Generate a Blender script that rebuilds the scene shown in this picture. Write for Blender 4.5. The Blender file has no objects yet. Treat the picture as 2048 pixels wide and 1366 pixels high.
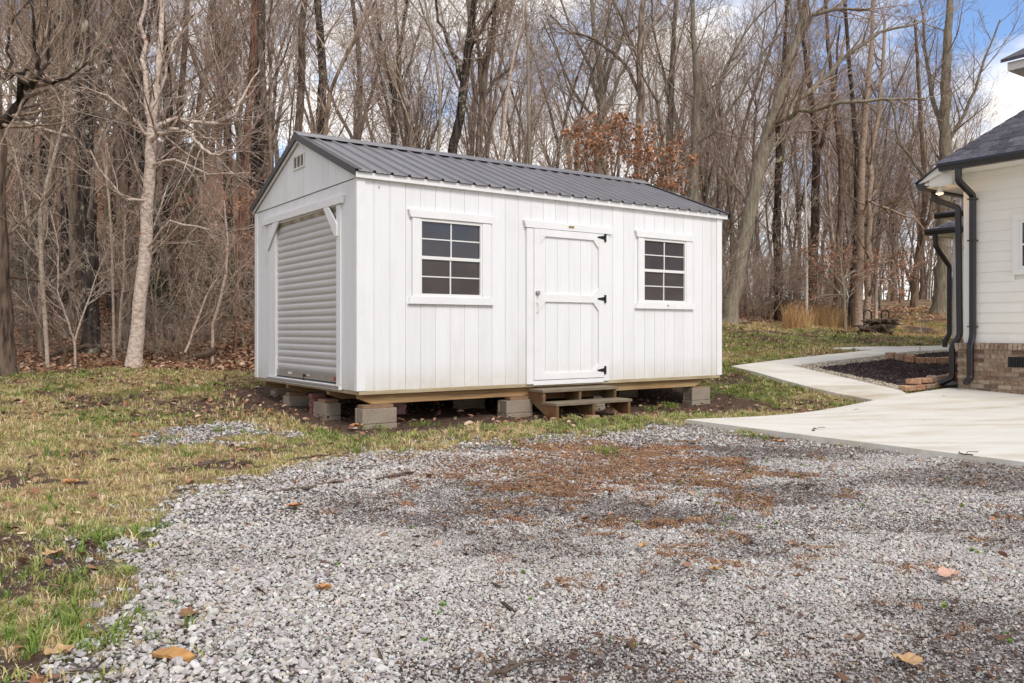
import bpy, bmesh, math, random
import numpy as np
from mathutils import Vector, Matrix

C = bpy.context.scene
COL = C.collection
# ------------------------------------------------------------------ camera, sky, sun, exposure
CAM_H = 1.10; FPX = 1660.0; HOR = 661.0
cd = bpy.data.cameras.new('camera'); cam = bpy.data.objects.new('camera', cd); COL.objects.link(cam)
cam.location = (0, 0, CAM_H); cam.rotation_euler = (math.pi/2, 0, 0)
cd.sensor_width = 36; cd.lens = FPX/2048*36; cd.shift_y = -(683-HOR)/2048
cd.clip_start = 0.05; cd.clip_end = 1500
C.camera = cam
C.render.resolution_x = 1024; C.render.resolution_y = 683
C.view_settings.view_transform = 'Standard'; C.view_settings.look = 'None'
C.view_settings.gamma = 1; C.view_settings.use_curve_mapping = False
C.view_settings.exposure = 0.47
SUN_EL = math.radians(44); SUN_AZ = math.radians(150)      # azimuth from +Y towards +X
W = bpy.data.worlds.new('World'); C.world = W; W.use_nodes = True
def world():
    nt = W.node_tree; nt.nodes.clear(); N = nt.nodes.new; L = nt.links.new
    out = N('ShaderNodeOutputWorld'); bg = N('ShaderNodeBackground'); bg2 = N('ShaderNodeBackground'); mix = N('ShaderNodeMixShader')
    sky = N('ShaderNodeTexSky'); sky.sky_type = 'NISHITA'; sky.sun_disc = False
    sky.sun_elevation = SUN_EL; sky.sun_rotation = SUN_AZ; sky.air_density = 1.0; sky.dust_density = 0.0; sky.ozone_density = 5.0
    tn = N('ShaderNodeVectorMath'); tn.operation = 'MULTIPLY'; tn.inputs[1].default_value = (1.0, 0.96, 0.98); L(sky.outputs[0], tn.inputs[0]); L(tn.outputs[0], bg.inputs[0]); bg.inputs[1].default_value = 0.15
    tc = N('ShaderNodeTexCoord'); sep = N('ShaderNodeSeparateXYZ'); L(tc.outputs['Generated'], sep.inputs[0])
    ab = N('ShaderNodeMath'); ab.operation = 'ABSOLUTE'; L(sep.outputs[2], ab.inputs[0])
    ad = N('ShaderNodeMath'); ad.operation = 'ADD'; ad.inputs[1].default_value = 0.30; L(ab.outputs[0], ad.inputs[0])
    dx = N('ShaderNodeMath'); dx.operation = 'DIVIDE'; L(sep.outputs[0], dx.inputs[0]); L(ad.outputs[0], dx.inputs[1])
    dy = N('ShaderNodeMath'); dy.operation = 'DIVIDE'; L(sep.outputs[1], dy.inputs[0]); L(ad.outputs[0], dy.inputs[1])
    cm = N('ShaderNodeCombineXYZ'); L(dx.outputs[0], cm.inputs[0]); L(dy.outputs[0], cm.inputs[1]); cm.inputs[2].default_value = 13.2
    n = N('ShaderNodeTexNoise'); n.inputs['Scale'].default_value = 1.75; n.inputs['Detail'].default_value = 8; n.inputs['Roughness'].default_value = 0.55
    L(cm.outputs[0], n.inputs['Vector'])
    r = N('ShaderNodeValToRGB'); r.color_ramp.elements[0].position = 0.41; r.color_ramp.elements[1].position = 0.545
    lo = N('ShaderNodeMapRange'); lo.inputs[1].default_value = 0.0; lo.inputs[2].default_value = 0.34; lo.inputs[3].default_value = 0.12; lo.inputs[4].default_value = 0.0; L(ab.outputs[0], lo.inputs[0])
    sm = N('ShaderNodeMath'); sm.operation = 'ADD'; L(n.outputs[0], sm.inputs[0]); L(lo.outputs[0], sm.inputs[1])
    L(sm.outputs[0], r.inputs[0])
    n2 = N('ShaderNodeTexNoise'); n2.inputs['Scale'].default_value = 3.1; n2.inputs['Detail'].default_value = 5; L(cm.outputs[0], n2.inputs['Vector'])
    r2 = N('ShaderNodeValToRGB'); r2.color_ramp.elements[0].position = 0.3; r2.color_ramp.elements[1].position = 0.65
    r2.color_ramp.elements[0].color = (0.74, 0.715, 0.72, 1); r2.color_ramp.elements[1].color = (1.0, 0.965, 0.93, 1)
    L(n2.outputs[0], r2.inputs[0]); L(r2.outputs[0], bg2.inputs[0]); bg2.inputs[1].default_value = 0.98
    L(r.outputs[0], mix.inputs[0]); L(bg.outputs[0], mix.inputs[1]); L(bg2.outputs[0], mix.inputs[2]); L(mix.outputs[0], out.inputs[0])
world()
sd = bpy.data.lights.new('sun', 'SUN'); sd.energy = 1.8; sd.angle = math.radians(22); sd.color = (1, 0.94, 0.86)
sun = bpy.data.objects.new('sun', sd); COL.objects.link(sun)
sdir = Vector((math.sin(SUN_AZ)*math.cos(SUN_EL), math.cos(SUN_AZ)*math.cos(SUN_EL), math.sin(SUN_EL)))
sun.rotation_euler = sdir.to_track_quat('Z', 'Y').to_euler()

# ------------------------------------------------------------------ frame of the shed and the house
SA, CA = 0.81861, 0.57434
X0, Y0 = -1.7505, 9.4043
ROT = math.atan2(CA, SA)
def wpos(u, w):                      # shed coordinates to the ground plane
    return (X0 + SA*u - CA*w, Y0 + CA*u + SA*w)

# ------------------------------------------------------------------ material helpers
MATS = {}
def mat(name, base, rough=0.7, metal=0.0, spec=0.5, noise=None, bump=None, tint=None, attr=None):
    """noise=(scale, amount, (sx,sy,sz)), bump=(scale, strength, (sx,sy,sz)), tint=(colour, scale, lo, hi)"""
    m = bpy.data.materials.new(name); m.use_nodes = True; nt = m.node_tree; N = nt.nodes.new; L = nt.links.new
    b = nt.nodes['Principled BSDF']; b.inputs['Roughness'].default_value = rough; b.inputs['Metallic'].default_value = metal
    b.inputs['Specular IOR Level'].default_value = spec
    b.inputs['Base Color'].default_value = (*base, 1)
    tc = N('ShaderNodeTexCoord')
    def mapped(s):
        mp = N('ShaderNodeMapping'); mp.inputs['Scale'].default_value = s; L(tc.outputs['Object'], mp.inputs[0]); return mp.outputs[0]
    cur = None
    if attr:
        a = N('ShaderNodeAttribute'); a.attribute_type = attr[0]; a.attribute_name = attr[1]; cur = a.outputs['Color']
    if tint:
        for (tcol, sc, lo, hi, strch) in tint:
            n = N('ShaderNodeTexNoise'); n.inputs['Scale'].default_value = sc; n.inputs['Detail'].default_value = 6; L(mapped(strch), n.inputs['Vector'])
            r = N('ShaderNodeMapRange'); r.inputs[1].default_value = lo; r.inputs[2].default_value = hi; L(n.outputs[0], r.inputs[0])
            mx = N('ShaderNodeMix'); mx.data_type = 'RGBA'; L(r.outputs[0], mx.inputs[0])
            if cur is None: mx.inputs[6].default_value = (*base, 1)
            else: L(cur, mx.inputs[6])
            mx.inputs[7].default_value = (*tcol, 1); cur = mx.outputs[2]
    if noise:
        sc, am, strch = noise
        n = N('ShaderNodeTexNoise'); n.inputs['Scale'].default_value = sc; n.inputs['Detail'].default_value = 7; L(mapped(strch), n.inputs['Vector'])
        r = N('ShaderNodeMapRange'); r.inputs[1].default_value = 0.25; r.inputs[2].default_value = 0.75; r.inputs[3].default_value = 1-am; r.inputs[4].default_value = 1+am*0.6
        L(n.outputs[0], r.inputs[0])
        mx = N('ShaderNodeVectorMath'); mx.operation = 'SCALE'; L(r.outputs[0], mx.inputs['Scale'])
        if cur is None: mx.inputs[0].default_value = base
        else: L(cur, mx.inputs[0])
        cur = mx.outputs[0]
    if cur is not None: L(cur, b.inputs['Base Color'])
    if bump:
        sc, st, strch = bump
        n = N('ShaderNodeTexNoise'); n.inputs['Scale'].default_value = sc; n.inputs['Detail'].default_value = 5; L(mapped(strch), n.inputs['Vector'])
        bp = N('ShaderNodeBump'); bp.inputs['Strength'].default_value = st; bp.inputs['Distance'].default_value = 0.01
        L(n.outputs[0], bp.inputs['Height']); L(bp.outputs[0], b.inputs['Normal'])
    MATS[name] = m
    return m
M_ = MATS
ONE = (1, 1, 1)
mat('painted_siding', (0.80, 0.80, 0.80), 0.6, noise=(3, 0.05, (6, 6, 0.5)), bump=(9, 0.35, (14, 14, 1.3)), tint=[((0.70, 0.70, 0.66), 1.4, 0.55, 0.85, (1, 1, .5))])
mat('painted_trim', (0.80, 0.795, 0.785), 0.55, noise=(5, 0.05, (1, 1, 1)), bump=(12, 0.25, (2, 2, 10)))
mat('window_vinyl', (0.76, 0.76, 0.73), 0.4)
mat('roof_metal', (0.215, 0.205, 0.21), 0.32, metal=0.15, noise=(3, 0.14, (1, 1, 1)), bump=(2, 0.05, ONE))
mat('dark_metal_trim', (0.022, 0.020, 0.022), 0.4)
mat('corrugated_door', (0.56, 0.55, 0.53), 0.38, noise=(6, 0.08, (8, 8, .6)))
mat('stained_door', (0.52, 0.47, 0.39), 0.45, tint=[((0.14, 0.10, 0.06), 2.2, 0.35, 0.75, (1, 2, 1))])
mat('aluminium', (0.42, 0.40, 0.38), 0.38, metal=0.6, noise=(8, 0.15, ONE))
mat('rubber_black', (0.02, 0.02, 0.02), 0.6)
mat('treated_wood', (0.40, 0.31, 0.18), 0.75, noise=(5, 0.25, (1, 8, 8)), tint=[((0.55, 0.50, 0.36), 1.5, 0.4, 0.8, (.6, 3, 3))], bump=(8, 0.3, (1, 12, 12)))
mat('skid_wood', (0.36, 0.22, 0.095), 0.75, noise=(4, 0.35, (.7, 9, 9)), tint=[((0.50, 0.36, 0.18), 1.2, 0.5, 0.75, (.5, 2, 2)), ((0.17, 0.09, 0.045), 1.7, 0.56, 0.7, (.4, 2, 5))], bump=(6, 0.4, (1, 10, 10)))
mat('shim_wood', (0.26, 0.15, 0.085), 0.8, noise=(6, 0.3, (2, 8, 8)))
mat('concrete_block', (0.32, 0.265, 0.20), 0.95, noise=(60, 0.35, ONE), tint=[((0.25, 0.19, 0.14), 3, 0.45, 0.75, ONE)], bump=(90, 0.6, ONE))
mat('weathered_tread', (0.22, 0.17, 0.115), 0.8, noise=(5, 0.35, (1.2, 12, 12)), tint=[((0.17, 0.14, 0.09), 2.5, 0.5, 0.75, (1, 5, 5))], bump=(7, 0.5, (1, 14, 14)))
mat('stringer_wood', (0.19, 0.088, 0.036), 0.8, noise=(3.5, 0.5, (8, 2, 2)), tint=[((0.12, 0.115, 0.05), 2.5, 0.5, 0.75, ONE)], bump=(5, 0.4, (14, 2, 2)))
mat('black_iron', (0.015, 0.015, 0.016), 0.45, metal=0.3)
mat('steel', (0.45, 0.45, 0.46), 0.3, metal=0.9)
mat('brass_plate', (0.35, 0.27, 0.10), 0.4, metal=0.5)
mat('cream_siding', (0.83, 0.80, 0.73), 0.55, noise=(3, 0.04, ONE), bump=(9, 0.12, (10, 1.2, 10)))
mat('cream_trim', (0.79, 0.77, 0.71), 0.5)
mat('gutter_metal', (0.020, 0.019, 0.022), 0.33, spec=0.6, noise=(6, 0.2, ONE))
mat('downspout_metal', (0.018, 0.015, 0.017), 0.33, spec=0.6, noise=(6, 0.2, ONE))
mat('mortar', (0.40, 0.35, 0.30), 0.95, noise=(30, 0.2, ONE))
mat('shadow_box', (0.015, 0.014, 0.014), 0.9)
mat('paver_stone', (0.40, 0.22, 0.14), 0.9, noise=(8, 0.3, ONE), tint=[((0.36, 0.27, 0.21), 4, 0.45, 0.65, ONE)], bump=(30, 0.5, ONE))
mat('black_plastic', (0.018, 0.018, 0.02), 0.35)
mat('firewood', (0.11, 0.07, 0.045), 0.9, noise=(9, 0.5, (1, 6, 6)), bump=(12, 0.6, ONE))
mat('white_plastic', (0.72, 0.70, 0.62), 0.4)
mat('red_sticker', (0.35, 0.03, 0.04), 0.4)
mat('white_sticker', (0.7, 0.7, 0.68), 0.4)
mat('pink_rag', (0.36, 0.20, 0.21), 0.9)
mat('red_brick', (0.22, 0.09, 0.07), 0.9, noise=(9, 0.3, ONE), bump=(20, 0.4, ONE))
mat('sheet_debris', (0.16, 0.14, 0.12), 0.6, noise=(5, .3, ONE))
mat('bark_chunk', (0.50, 0.26, 0.09), 0.9, noise=(30, 0.3, ONE), bump=(40, .6, ONE))
mat('twig', (0.13, 0.09, 0.065), 0.9, noise=(20, 0.3, ONE))

def pane_mat(name, base, rough):
    return mat(name, base, rough, spec=0.62, noise=(2.5, .35, ONE), bump=(1.6, .02, ONE))
pane_mat('window_glass', (0.050, 0.042, 0.048), 0.02)
pane_mat('screened_glass', (0.062, 0.049, 0.047), 0.16)

def concrete():
    m = mat('concrete_slab', (0.70, 0.665, 0.585), 0.85, noise=(1.1, 0.09, (1, 3.5, 1)), bump=(60, 0.25, ONE),
            tint=[((0.56, 0.49, 0.36), 0.8, 0.50, 0.75, (1, 3, 1)), ((0.40, 0.31, 0.19), 0.45, 0.58, 0.78, (1, 2.5, 1)), ((0.76, 0.74, 0.68), 2.2, 0.55, 0.8, (1, 4, 1)), ((0.22, 0.18, 0.13), 16, 0.70, 0.74, ONE)])
    return m
concrete()

def brick_mat(name, pal, rough=0.9):
    m = bpy.data.materials.new(name); m.use_nodes = True; nt = m.node_tree; N = nt.nodes.new; L = nt.links.new
    b = nt.nodes['Principled BSDF']; b.inputs['Roughness'].default_value = rough
    oi = N('ShaderNodeObjectInfo'); r = N('ShaderNodeValToRGB'); r.color_ramp.interpolation = 'LINEAR'
    while len(r.color_ramp.elements) < len(pal): r.color_ramp.elements.new(0.5)
    for i, c in enumerate(pal):
        r.color_ramp.elements[i].position = i/(len(pal)-1); r.color_ramp.elements[i].color = (*c, 1)
    L(oi.outputs['Random'], r.inputs[0])
    geo = N('ShaderNodeNewGeometry'); n = N('ShaderNodeTexNoise'); n.inputs['Scale'].default_value = 22; n.inputs['Detail'].default_value = 4
    L(geo.outputs['Position'], n.inputs['Vector'])
    mr = N('ShaderNodeMapRange'); mr.inputs[1].default_value = .3; mr.inputs[2].default_value = .7; mr.inputs[3].default_value = .62; mr.inputs[4].default_value = 1.3
    L(n.outputs[0], mr.inputs[0]); s = N('ShaderNodeVectorMath'); s.operation = 'SCALE'; L(r.outputs[0], s.inputs[0]); L(mr.outputs[0], s.inputs['Scale'])
    L(s.outputs[0], b.inputs['Base Color'])
    bp = N('ShaderNodeBump'); bp.inputs['Strength'].default_value = .4; bp.inputs['Distance'].default_value = .01
    n2 = N('ShaderNodeTexNoise'); n2.inputs['Scale'].default_value = 90; L(geo.outputs['Position'], n2.inputs['Vector']); L(n2.outputs[0], bp.inputs['Height']); L(bp.outputs[0], b.inputs['Normal'])
    MATS[name] = m
brick_mat('house_brick', [(0.17, 0.10, 0.065), (0.30, 0.21, 0.14), (0.24, 0.155, 0.10), (0.42, 0.33, 0.24), (0.13, 0.08, 0.055), (0.33, 0.235, 0.165)])
brick_mat('asphalt_shingle', [(0.050, 0.046, 0.058), (0.11, 0.105, 0.125), (0.075, 0.070, 0.085), (0.13, 0.125, 0.145), (0.06, 0.055, 0.07)])
brick_mat('edging_stone', [(0.44, 0.23, 0.13), (0.50, 0.30, 0.18), (0.36, 0.26, 0.20), (0.52, 0.31, 0.18)])

def bark_mat(name, base, dark, lichen, lich_lo, zs=.18):
    m = bpy.data.materials.new(name); m.use_nodes = True; nt = m.node_tree; N = nt.nodes.new; L = nt.links.new
    b = nt.nodes['Principled BSDF']; b.inputs['Roughness'].default_value = 0.95; b.inputs['Specular IOR Level'].default_value = 0.2
    oi = N('ShaderNodeObjectInfo'); geo = N('ShaderNodeTexCoord')
    mp = N('ShaderNodeMapping'); mp.inputs['Scale'].default_value = (1, 1, zs); L(geo.outputs['Object'], mp.inputs[0])
    n = N('ShaderNodeTexNoise'); n.inputs['Scale'].default_value = 14; n.inputs['Detail'].default_value = 5; L(mp.outputs[0], n.inputs['Vector'])
    r = N('ShaderNodeMapRange'); r.inputs[1].default_value = .35; r.inputs[2].default_value = .62; L(n.outputs[0], r.inputs[0])
    mx = N('ShaderNodeMix'); mx.data_type = 'RGBA'; mx.inputs[6].default_value = (*dark, 1); mx.inputs[7].default_value = (*base, 1); L(r.outputs[0], mx.inputs[0])
    n2 = N('ShaderNodeTexNoise'); n2.inputs['Scale'].default_value = 2.6; n2.inputs['Detail'].default_value = 8; n2.inputs['Roughness'].default_value = .75; L(geo.outputs['Object'], n2.inputs['Vector'])
    r2 = N('ShaderNodeMapRange'); r2.inputs[1].default_value = lich_lo; r2.inputs[2].default_value = lich_lo+.08; L(n2.outputs[0], r2.inputs[0])
    mx2 = N('ShaderNodeMix'); mx2.data_type = 'RGBA'; L(r2.outputs[0], mx2.inputs[0]); L(mx.outputs[2], mx2.inputs[6]); mx2.inputs[7].default_value = (*lichen, 1)
    ml = N('ShaderNodeVectorMath'); ml.operation = 'MULTIPLY'; L(mx2.outputs[2], ml.inputs[0]); L(oi.outputs['Color'], ml.inputs[1])
    L(ml.outputs[0], b.inputs['Base Color'])
    bp = N('ShaderNodeBump'); bp.inputs['Strength'].default_value = 0.9; bp.inputs['Distance'].default_value = 0.03; L(n.outputs[0], bp.inputs['Height']); L(bp.outputs[0], b.inputs['Normal'])
    MATS[name] = m
bark_mat('brown_bark', (0.30, 0.235, 0.185), (0.075, 0.055, 0.044), (0.26, 0.25, 0.16), 0.60)
bark_mat('dark_bark', (0.085, 0.066, 0.055), (0.014, 0.011, 0.010), (0.42, 0.41, 0.30), 0.555)
bark_mat('pale_bark', (0.66, 0.56, 0.48), (0.42, 0.33, 0.27), (0.26, 0.17, 0.13), 0.57, 1.3)
bark_mat('grey_bark', (0.29, 0.26, 0.20), (0.17, 0.145, 0.11), (0.38, 0.38, 0.30), 0.60)
bark_mat('twig_bark', (0.47, 0.375, 0.305), (0.17, 0.125, 0.10), (0.62, 0.55, 0.47), 0.56)

def scatter_mat(name, rough=0.85, noise=0.25, scale=60, trans=0.0, spec=0.4):
    m = bpy.data.materials.new(name); m.use_nodes = True; nt = m.node_tree; N = nt.nodes.new; L = nt.links.new
    b = nt.nodes['Principled BSDF']; b.inputs['Roughness'].default_value = rough; b.inputs['Specular IOR Level'].default_value = spec
    a = N('ShaderNodeAttribute'); a.attribute_type = 'INSTANCER'; a.attribute_name = 'col'
    geo = N('ShaderNodeNewGeometry'); n = N('ShaderNodeTexNoise'); n.inputs['Scale'].default_value = scale; L(geo.outputs['Position'], n.inputs['Vector'])
    mr = N('ShaderNodeMapRange'); mr.inputs[3].default_value = 1-noise; mr.inputs[4].default_value = 1+noise; L(n.outputs[0], mr.inputs[0])
    s = N('ShaderNodeVectorMath'); s.operation = 'SCALE'; L(a.outputs['Color'], s.inputs[0]); L(mr.outputs[0], s.inputs['Scale']); L(s.outputs[0], b.inputs['Base Color'])
    MATS[name] = m
scatter_mat('gravel_stone', 0.8, 0.25, 90)
scatter_mat('grass_blade', 0.7, 0.2, 20, spec=0.25)
scatter_mat('dead_leaf', 0.75, 0.2, 40, spec=0.25)
scatter_mat('mulch_chip', 0.9, 0.2, 40)

# ------------------------------------------------------------------ mesh builder
class MB:
    def __init__(s): s.v = []; s.f = []
    def box(s, a, b):
        x0, y0, z0 = min(a[0], b[0]), min(a[1], b[1]), min(a[2], b[2]); x1, y1, z1 = max(a[0], b[0]), max(a[1], b[1]), max(a[2], b[2])
        n = len(s.v)
        s.v += [(x0, y0, z0), (x1, y0, z0), (x1, y1, z0), (x0, y1, z0), (x0, y0, z1), (x1, y0, z1), (x1, y1, z1), (x0, y1, z1)]
        s.f += [tuple(n+i for i in q) for q in ((0, 3, 2, 1), (4, 5, 6, 7), (0, 1, 5, 4), (1, 2, 6, 5), (2, 3, 7, 6), (3, 0, 4, 7))]
        return s
    def prism(s, prof, ax, a, b):
        """prof: list of 2D points (counter-clockwise), extruded along axis ax from a to b; the 2D axes are the other two in order"""
        n = len(s.v); k = len(prof)
        def P(p, t):
            q = [0, 0, 0]; o = [i for i in range(3) if i != ax]; q[ax] = t; q[o[0]] = p[0]; q[o[1]] = p[1]; return tuple(q)
        s.v += [P(p, a) for p in prof] + [P(p, b) for p in prof]
        s.f.append(tuple(n+i for i in range(k))[::-1]); s.f.append(tuple(n+k+i for i in range(k)))
        for i in range(k):
            j = (i+1) % k; s.f.append((n+i, n+j, n+k+j, n+k+i))
        return s
    def sweep(s, pts, prof, up=(0, 0, 1)):
        """sweep a closed 2D profile along a polyline"""
        n0 = len(s.v); k = len(prof); P = [Vector(p) for p in pts]
        for i, p in enumerate(P):
            d = (P[min(i+1, len(P)-1)] - P[max(i-1, 0)]).normalized()
            u = Vector(up); r = d.cross(u)
            if r.length < 1e-3: r = d.cross(Vector((0, 1, 0)))
            r.normalize(); w = r.cross(d).normalized()
            for a, b in prof: s.v.append(tuple(p + r*a + w*b))
        for i in range(len(P)-1):
            for j in range(k):
                a = n0+i*k+j; b = n0+i*k+(j+1) % k; s.f.append((a, b, b+k, a+k))
        s.f.append(tuple(n0+j for j in range(k))[::-1]); s.f.append(tuple(n0+(len(P)-1)*k+j for j in range(k)))
        return s
    def tube(s, pts, r, n=8):
        return s.sweep(pts, [(r*math.cos(2*math.pi*i/n), r*math.sin(2*math.pi*i/n)) for i in range(n)])
    def quad(s, a, b, c, d):
        n = len(s.v); s.v += [a, b, c, d]; s.f.append((n, n+1, n+2, n+3)); return s
    def mesh(s, name, m, smooth=False):
        me = bpy.data.meshes.new(name); me.from_pydata(s.v, [], s.f)
        bm = bmesh.new(); bm.from_mesh(me); bmesh.ops.recalc_face_normals(bm, faces=bm.faces); bm.to_mesh(me); bm.free()
        if m: me.materials.append(MATS[m] if isinstance(m, str) else m)
        if smooth:
            for p in me.polygons: p.use_smooth = True
        return me
    def build(s, name, m, parent=None, bev=0, smooth=False, label=None, kind=None):
        o = bpy.data.objects.new(name, s.mesh(name, m, smooth)); COL.objects.link(o)
        if parent: o.parent = parent
        if bev:
            md = o.modifiers.new('bevel', 'BEVEL'); md.width = bev; md.segments = 2; md.limit_method = 'ANGLE'
        if label: o['label'] = label
        if kind: o['kind'] = kind
        return o
def link(name, me, parent=None, loc=(0, 0, 0), rot=(0, 0, 0), sc=(1, 1, 1)):
    o = bpy.data.objects.new(name, me); COL.objects.link(o); o.location = loc; o.rotation_euler = rot; o.scale = sc
    if parent: o.parent = parent
    return o
def tag(o, label, cat=None, group=None, kind=None):
    if label: o['label'] = label
    if cat: o['category'] = cat
    if group: o['group'] = group
    if kind: o['kind'] = kind
    return o
def thing(name, label, cat, loc=(0, 0, 0), rz=0, group=None):
    o = bpy.data.objects.new(name, None); o.empty_display_size = 0.2; COL.objects.link(o); o.location = loc; o.rotation_euler = (0, 0, rz)
    return tag(o, label, cat, group)

# ------------------------------------------------------------------ noise and terrain
def hsh(ix, iy, seed):
    h = (ix.astype(np.int64)*374761393 + iy.astype(np.int64)*668265263 + seed*1442695041) & 0xffffffff
    h = ((h ^ (h >> 13))*1274126177) & 0xffffffff
    return ((h ^ (h >> 16)) & 0xffff)/65535.0
def vnoise(x, y, seed=0):
    x = np.asarray(x, float); y = np.asarray(y, float)
    ix = np.floor(x); iy = np.floor(y); fx = x-ix; fy = y-iy; fx = fx*fx*(3-2*fx); fy = fy*fy*(3-2*fy)
    a = hsh(ix, iy, seed); b = hsh(ix+1, iy, seed); c = hsh(ix, iy+1, seed); d = hsh(ix+1, iy+1, seed)
    return (a*(1-fx)+b*fx)*(1-fy)+(c*(1-fx)+d*fx)*fy
def fbm(x, y, seed=0, oct=4):
    t = 0; a = .5; s = 0
    for i in range(oct):
        t = t + a*vnoise(np.asarray(x)*2**i+17.3*i, np.asarray(y)*2**i-9.1*i, seed+i); s += a; a *= .5
    return t/s
CP = np.array([(-6, -10, 0), (6, -10, -.1), (0, -20, -.2), (-3, 2, 0), (0, 2, 0), (3, 2, -.03), (6, 3, -.05), (-3, 6, 0), (0, 6, 0), (4.1, 6.8, -.04), (2.07, 9.95, -.02),
  (-1.7, 9.4, .0), (.6, 11, 0), (3.2, 12.9, 0.0), (5.35, 12.27, .02), (3.86, 14.38, .33), (6.1, 16.0, .50), (8.17, 17.4, .62), (10, 18.7, .66), (7.1, 13.2, .12), (9, 9.5, .0), (10, 5, -.05),
  (-3.8, 12.35, .165), (-9.5, 15.6, .36), (-5, 15.6, .36), (-6, 10, .08), (-10, 10, .12), (0, 16, .4), (-8, 20, .95), (-14, 20, 1.0), (-10, 26, 2.0), (-3, 26, 1.9), (-14, 35, 4.2),
  (0, 35, 2.9), (-20, 50, 11.5), (0, 50, 5.5), (-24, 24, 2), (7, 20, .80), (6.9, 27, 1.42), (9.7, 27, 1.2), (12.1, 28, .98), (8.2, 20, .74), (12, 22, .85), (18, 35, 1.82), (10, 45, 2.5), (20, 45, 2.5), (30, 60, 3.3),
  (15, 60, 3.6), (40, 80, 2.5), (0, 80, 7), (-30, 80, 17), (-60, 60, 17), (-60, 20, 3), (-50, -20, 0), (60, 20, 0), (60, -20, 1), (60, 60, 2.0), (20, -40, 0), (-20, -60, 0), (0, 130, 6), (80, 130, 2), (-80, 130, 14),
  (95, -38, 8), (120, 20, 3), (120, -90, 6), (0, -100, 0), (-100, -60, 0), (16, 24, .8)], float)
def tps_fit(P):
    n = len(P); d = np.hypot(P[:, None, 0]-P[None, :, 0], P[:, None, 1]-P[None, :, 1]); K = d*d*np.log(d+1e-9)
    K += np.eye(n)*0.02
    A = np.zeros((n+3, n+3)); A[:n, :n] = K; A[:n, n] = 1; A[:n, n+1:] = P[:, :2]; A[n, :n] = 1; A[n+1:, :n] = P[:, :2].T
    b = np.zeros(n+3); b[:n] = P[:, 2]; return np.linalg.solve(A, b)
TW = tps_fit(CP)
def ground0(x, y):
    x = np.atleast_1d(np.asarray(x, float)); y = np.atleast_1d(np.asarray(y, float)); out = np.zeros(x.shape); n = len(CP)
    xf = x.ravel(); yf = y.ravel(); of = out.ravel()
    for i in range(0, len(xf), 20000):
        d = np.hypot(xf[i:i+20000, None]-CP[None, :, 0], yf[i:i+20000, None]-CP[None, :, 1])
        of[i:i+20000] = (d*d*np.log(d+1e-9)) @ TW[:n] + TW[n] + TW[n+1]*xf[i:i+20000] + TW[n+2]*yf[i:i+20000]
    return of.reshape(x.shape)
def ground(x, y):
    z = ground0(x, y); x = np.atleast_1d(np.asarray(x, float)); y = np.atleast_1d(np.asarray(y, float))
    far = np.clip((y-15)/10, 0, 1)
    return z + (fbm(x*.9, y*.9, 5)-.5)*(.035+.12*far)
def gz(x, y): return float(ground(x, y)[0])
def hit(px, py, it=60):
    """point of the terrain seen along a direction of the survey photo"""
    dx = (px-1024)/FPX; dz = -(py-HOR)/FPX; Y = 3.0; prev = None
    for k in range(4000):
        Y = 2.0*1.003**k
        h = CAM_H+dz*Y - float(ground0(dx*Y, Y)[0])
        if h < 0: break
    return (dx*Y, Y)
def inpoly(x, y, poly):
    x = np.asarray(x, float); y = np.asarray(y, float); r = np.zeros(x.shape, bool); n = len(poly)
    for i in range(n):
        x1, y1 = poly[i]; x2, y2 = poly[(i+1) % n]
        if y1 == y2: continue
        c = ((y1 > y) != (y2 > y)) & (x < (x2-x1)*(y-y1)/(y2-y1)+x1); r ^= c
    return r
def segdist(x, y, poly, closed=True):
    best = np.full(np.shape(x), 1e9); n = len(poly)
    for i in range(n if closed else n-1):
        x1, y1 = poly[i]; x2, y2 = poly[(i+1) % n]; L2 = (x2-x1)**2+(y2-y1)**2+1e-9
        t = np.clip(((x-x1)*(x2-x1)+(y-y1)*(y2-y1))/L2, 0, 1); best = np.minimum(best, np.hypot(x-x1-t*(x2-x1), y-y1-t*(y2-y1)))
    return best
C1 = (2.07, 9.95)
def sl(s, t): return (C1[0]+SA*s+CA*t, C1[1]+CA*s-SA*t)        # slab coordinates: s inward, t towards the right
SLAB = [sl(0, 0), sl(0, 15), sl(7.6, 15), sl(7.6, 0.3), sl(5.97, 0.1), sl(4.86, 0.0), sl(4.02, 0.0)]
PATH = [hit(*p) for p in [(1461, 738), (1520, 730), (1580, 722.5), (1640, 716), (1700, 709.5), (1748, 704), (1703, 703), (1656, 701), (1750, 697.5), (1887, 695.5), (1960, 693), (1960, 703), (1887, 704.5), (1830, 707), (1765, 715), (1700, 723), (1640, 730), (1583, 736.5), (1620, 745), (1700, 764), (1801, 786.6)]] + [sl(4.86, .03), sl(4.02, .03)]
BEDP = [(1583, 736.5), (1640, 730), (1700, 723), (1765, 715), (1830, 707), (1887, 704.5), (1960, 703), (1990, 740), (1960, 760), (1925, 766), (1860, 777), (1801, 786.6), (1700, 764), (1620, 745)]
BED = [hit(*p) for p in BEDP]
GRAV = [hit(*p) for p in [(200, 1360), (212, 1290), (178, 1200), (225, 1120), (258, 1070), (300, 1015), (400, 980), (520, 955), (600, 935), (650, 918), (760, 912), (860, 903), (900, 885), (1000, 884), (1120, 872), (1230, 858), (1330, 846)]]
GRAV = [(-1.6, -6), (-1.35, 2.0)] + GRAV + [sl(0, -.02), sl(.02, 6), sl(0.02, 16), (14, -6)]
GEDGE = GRAV[1:19]
PATCH = [hit(*p) for p in [(245, 890), (300, 868), (400, 853), (450, 848), (515, 850), (590, 870), (540, 884), (470, 888), (430, 895), (330, 893)]]
PITS = [SLAB, PATH]
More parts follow.
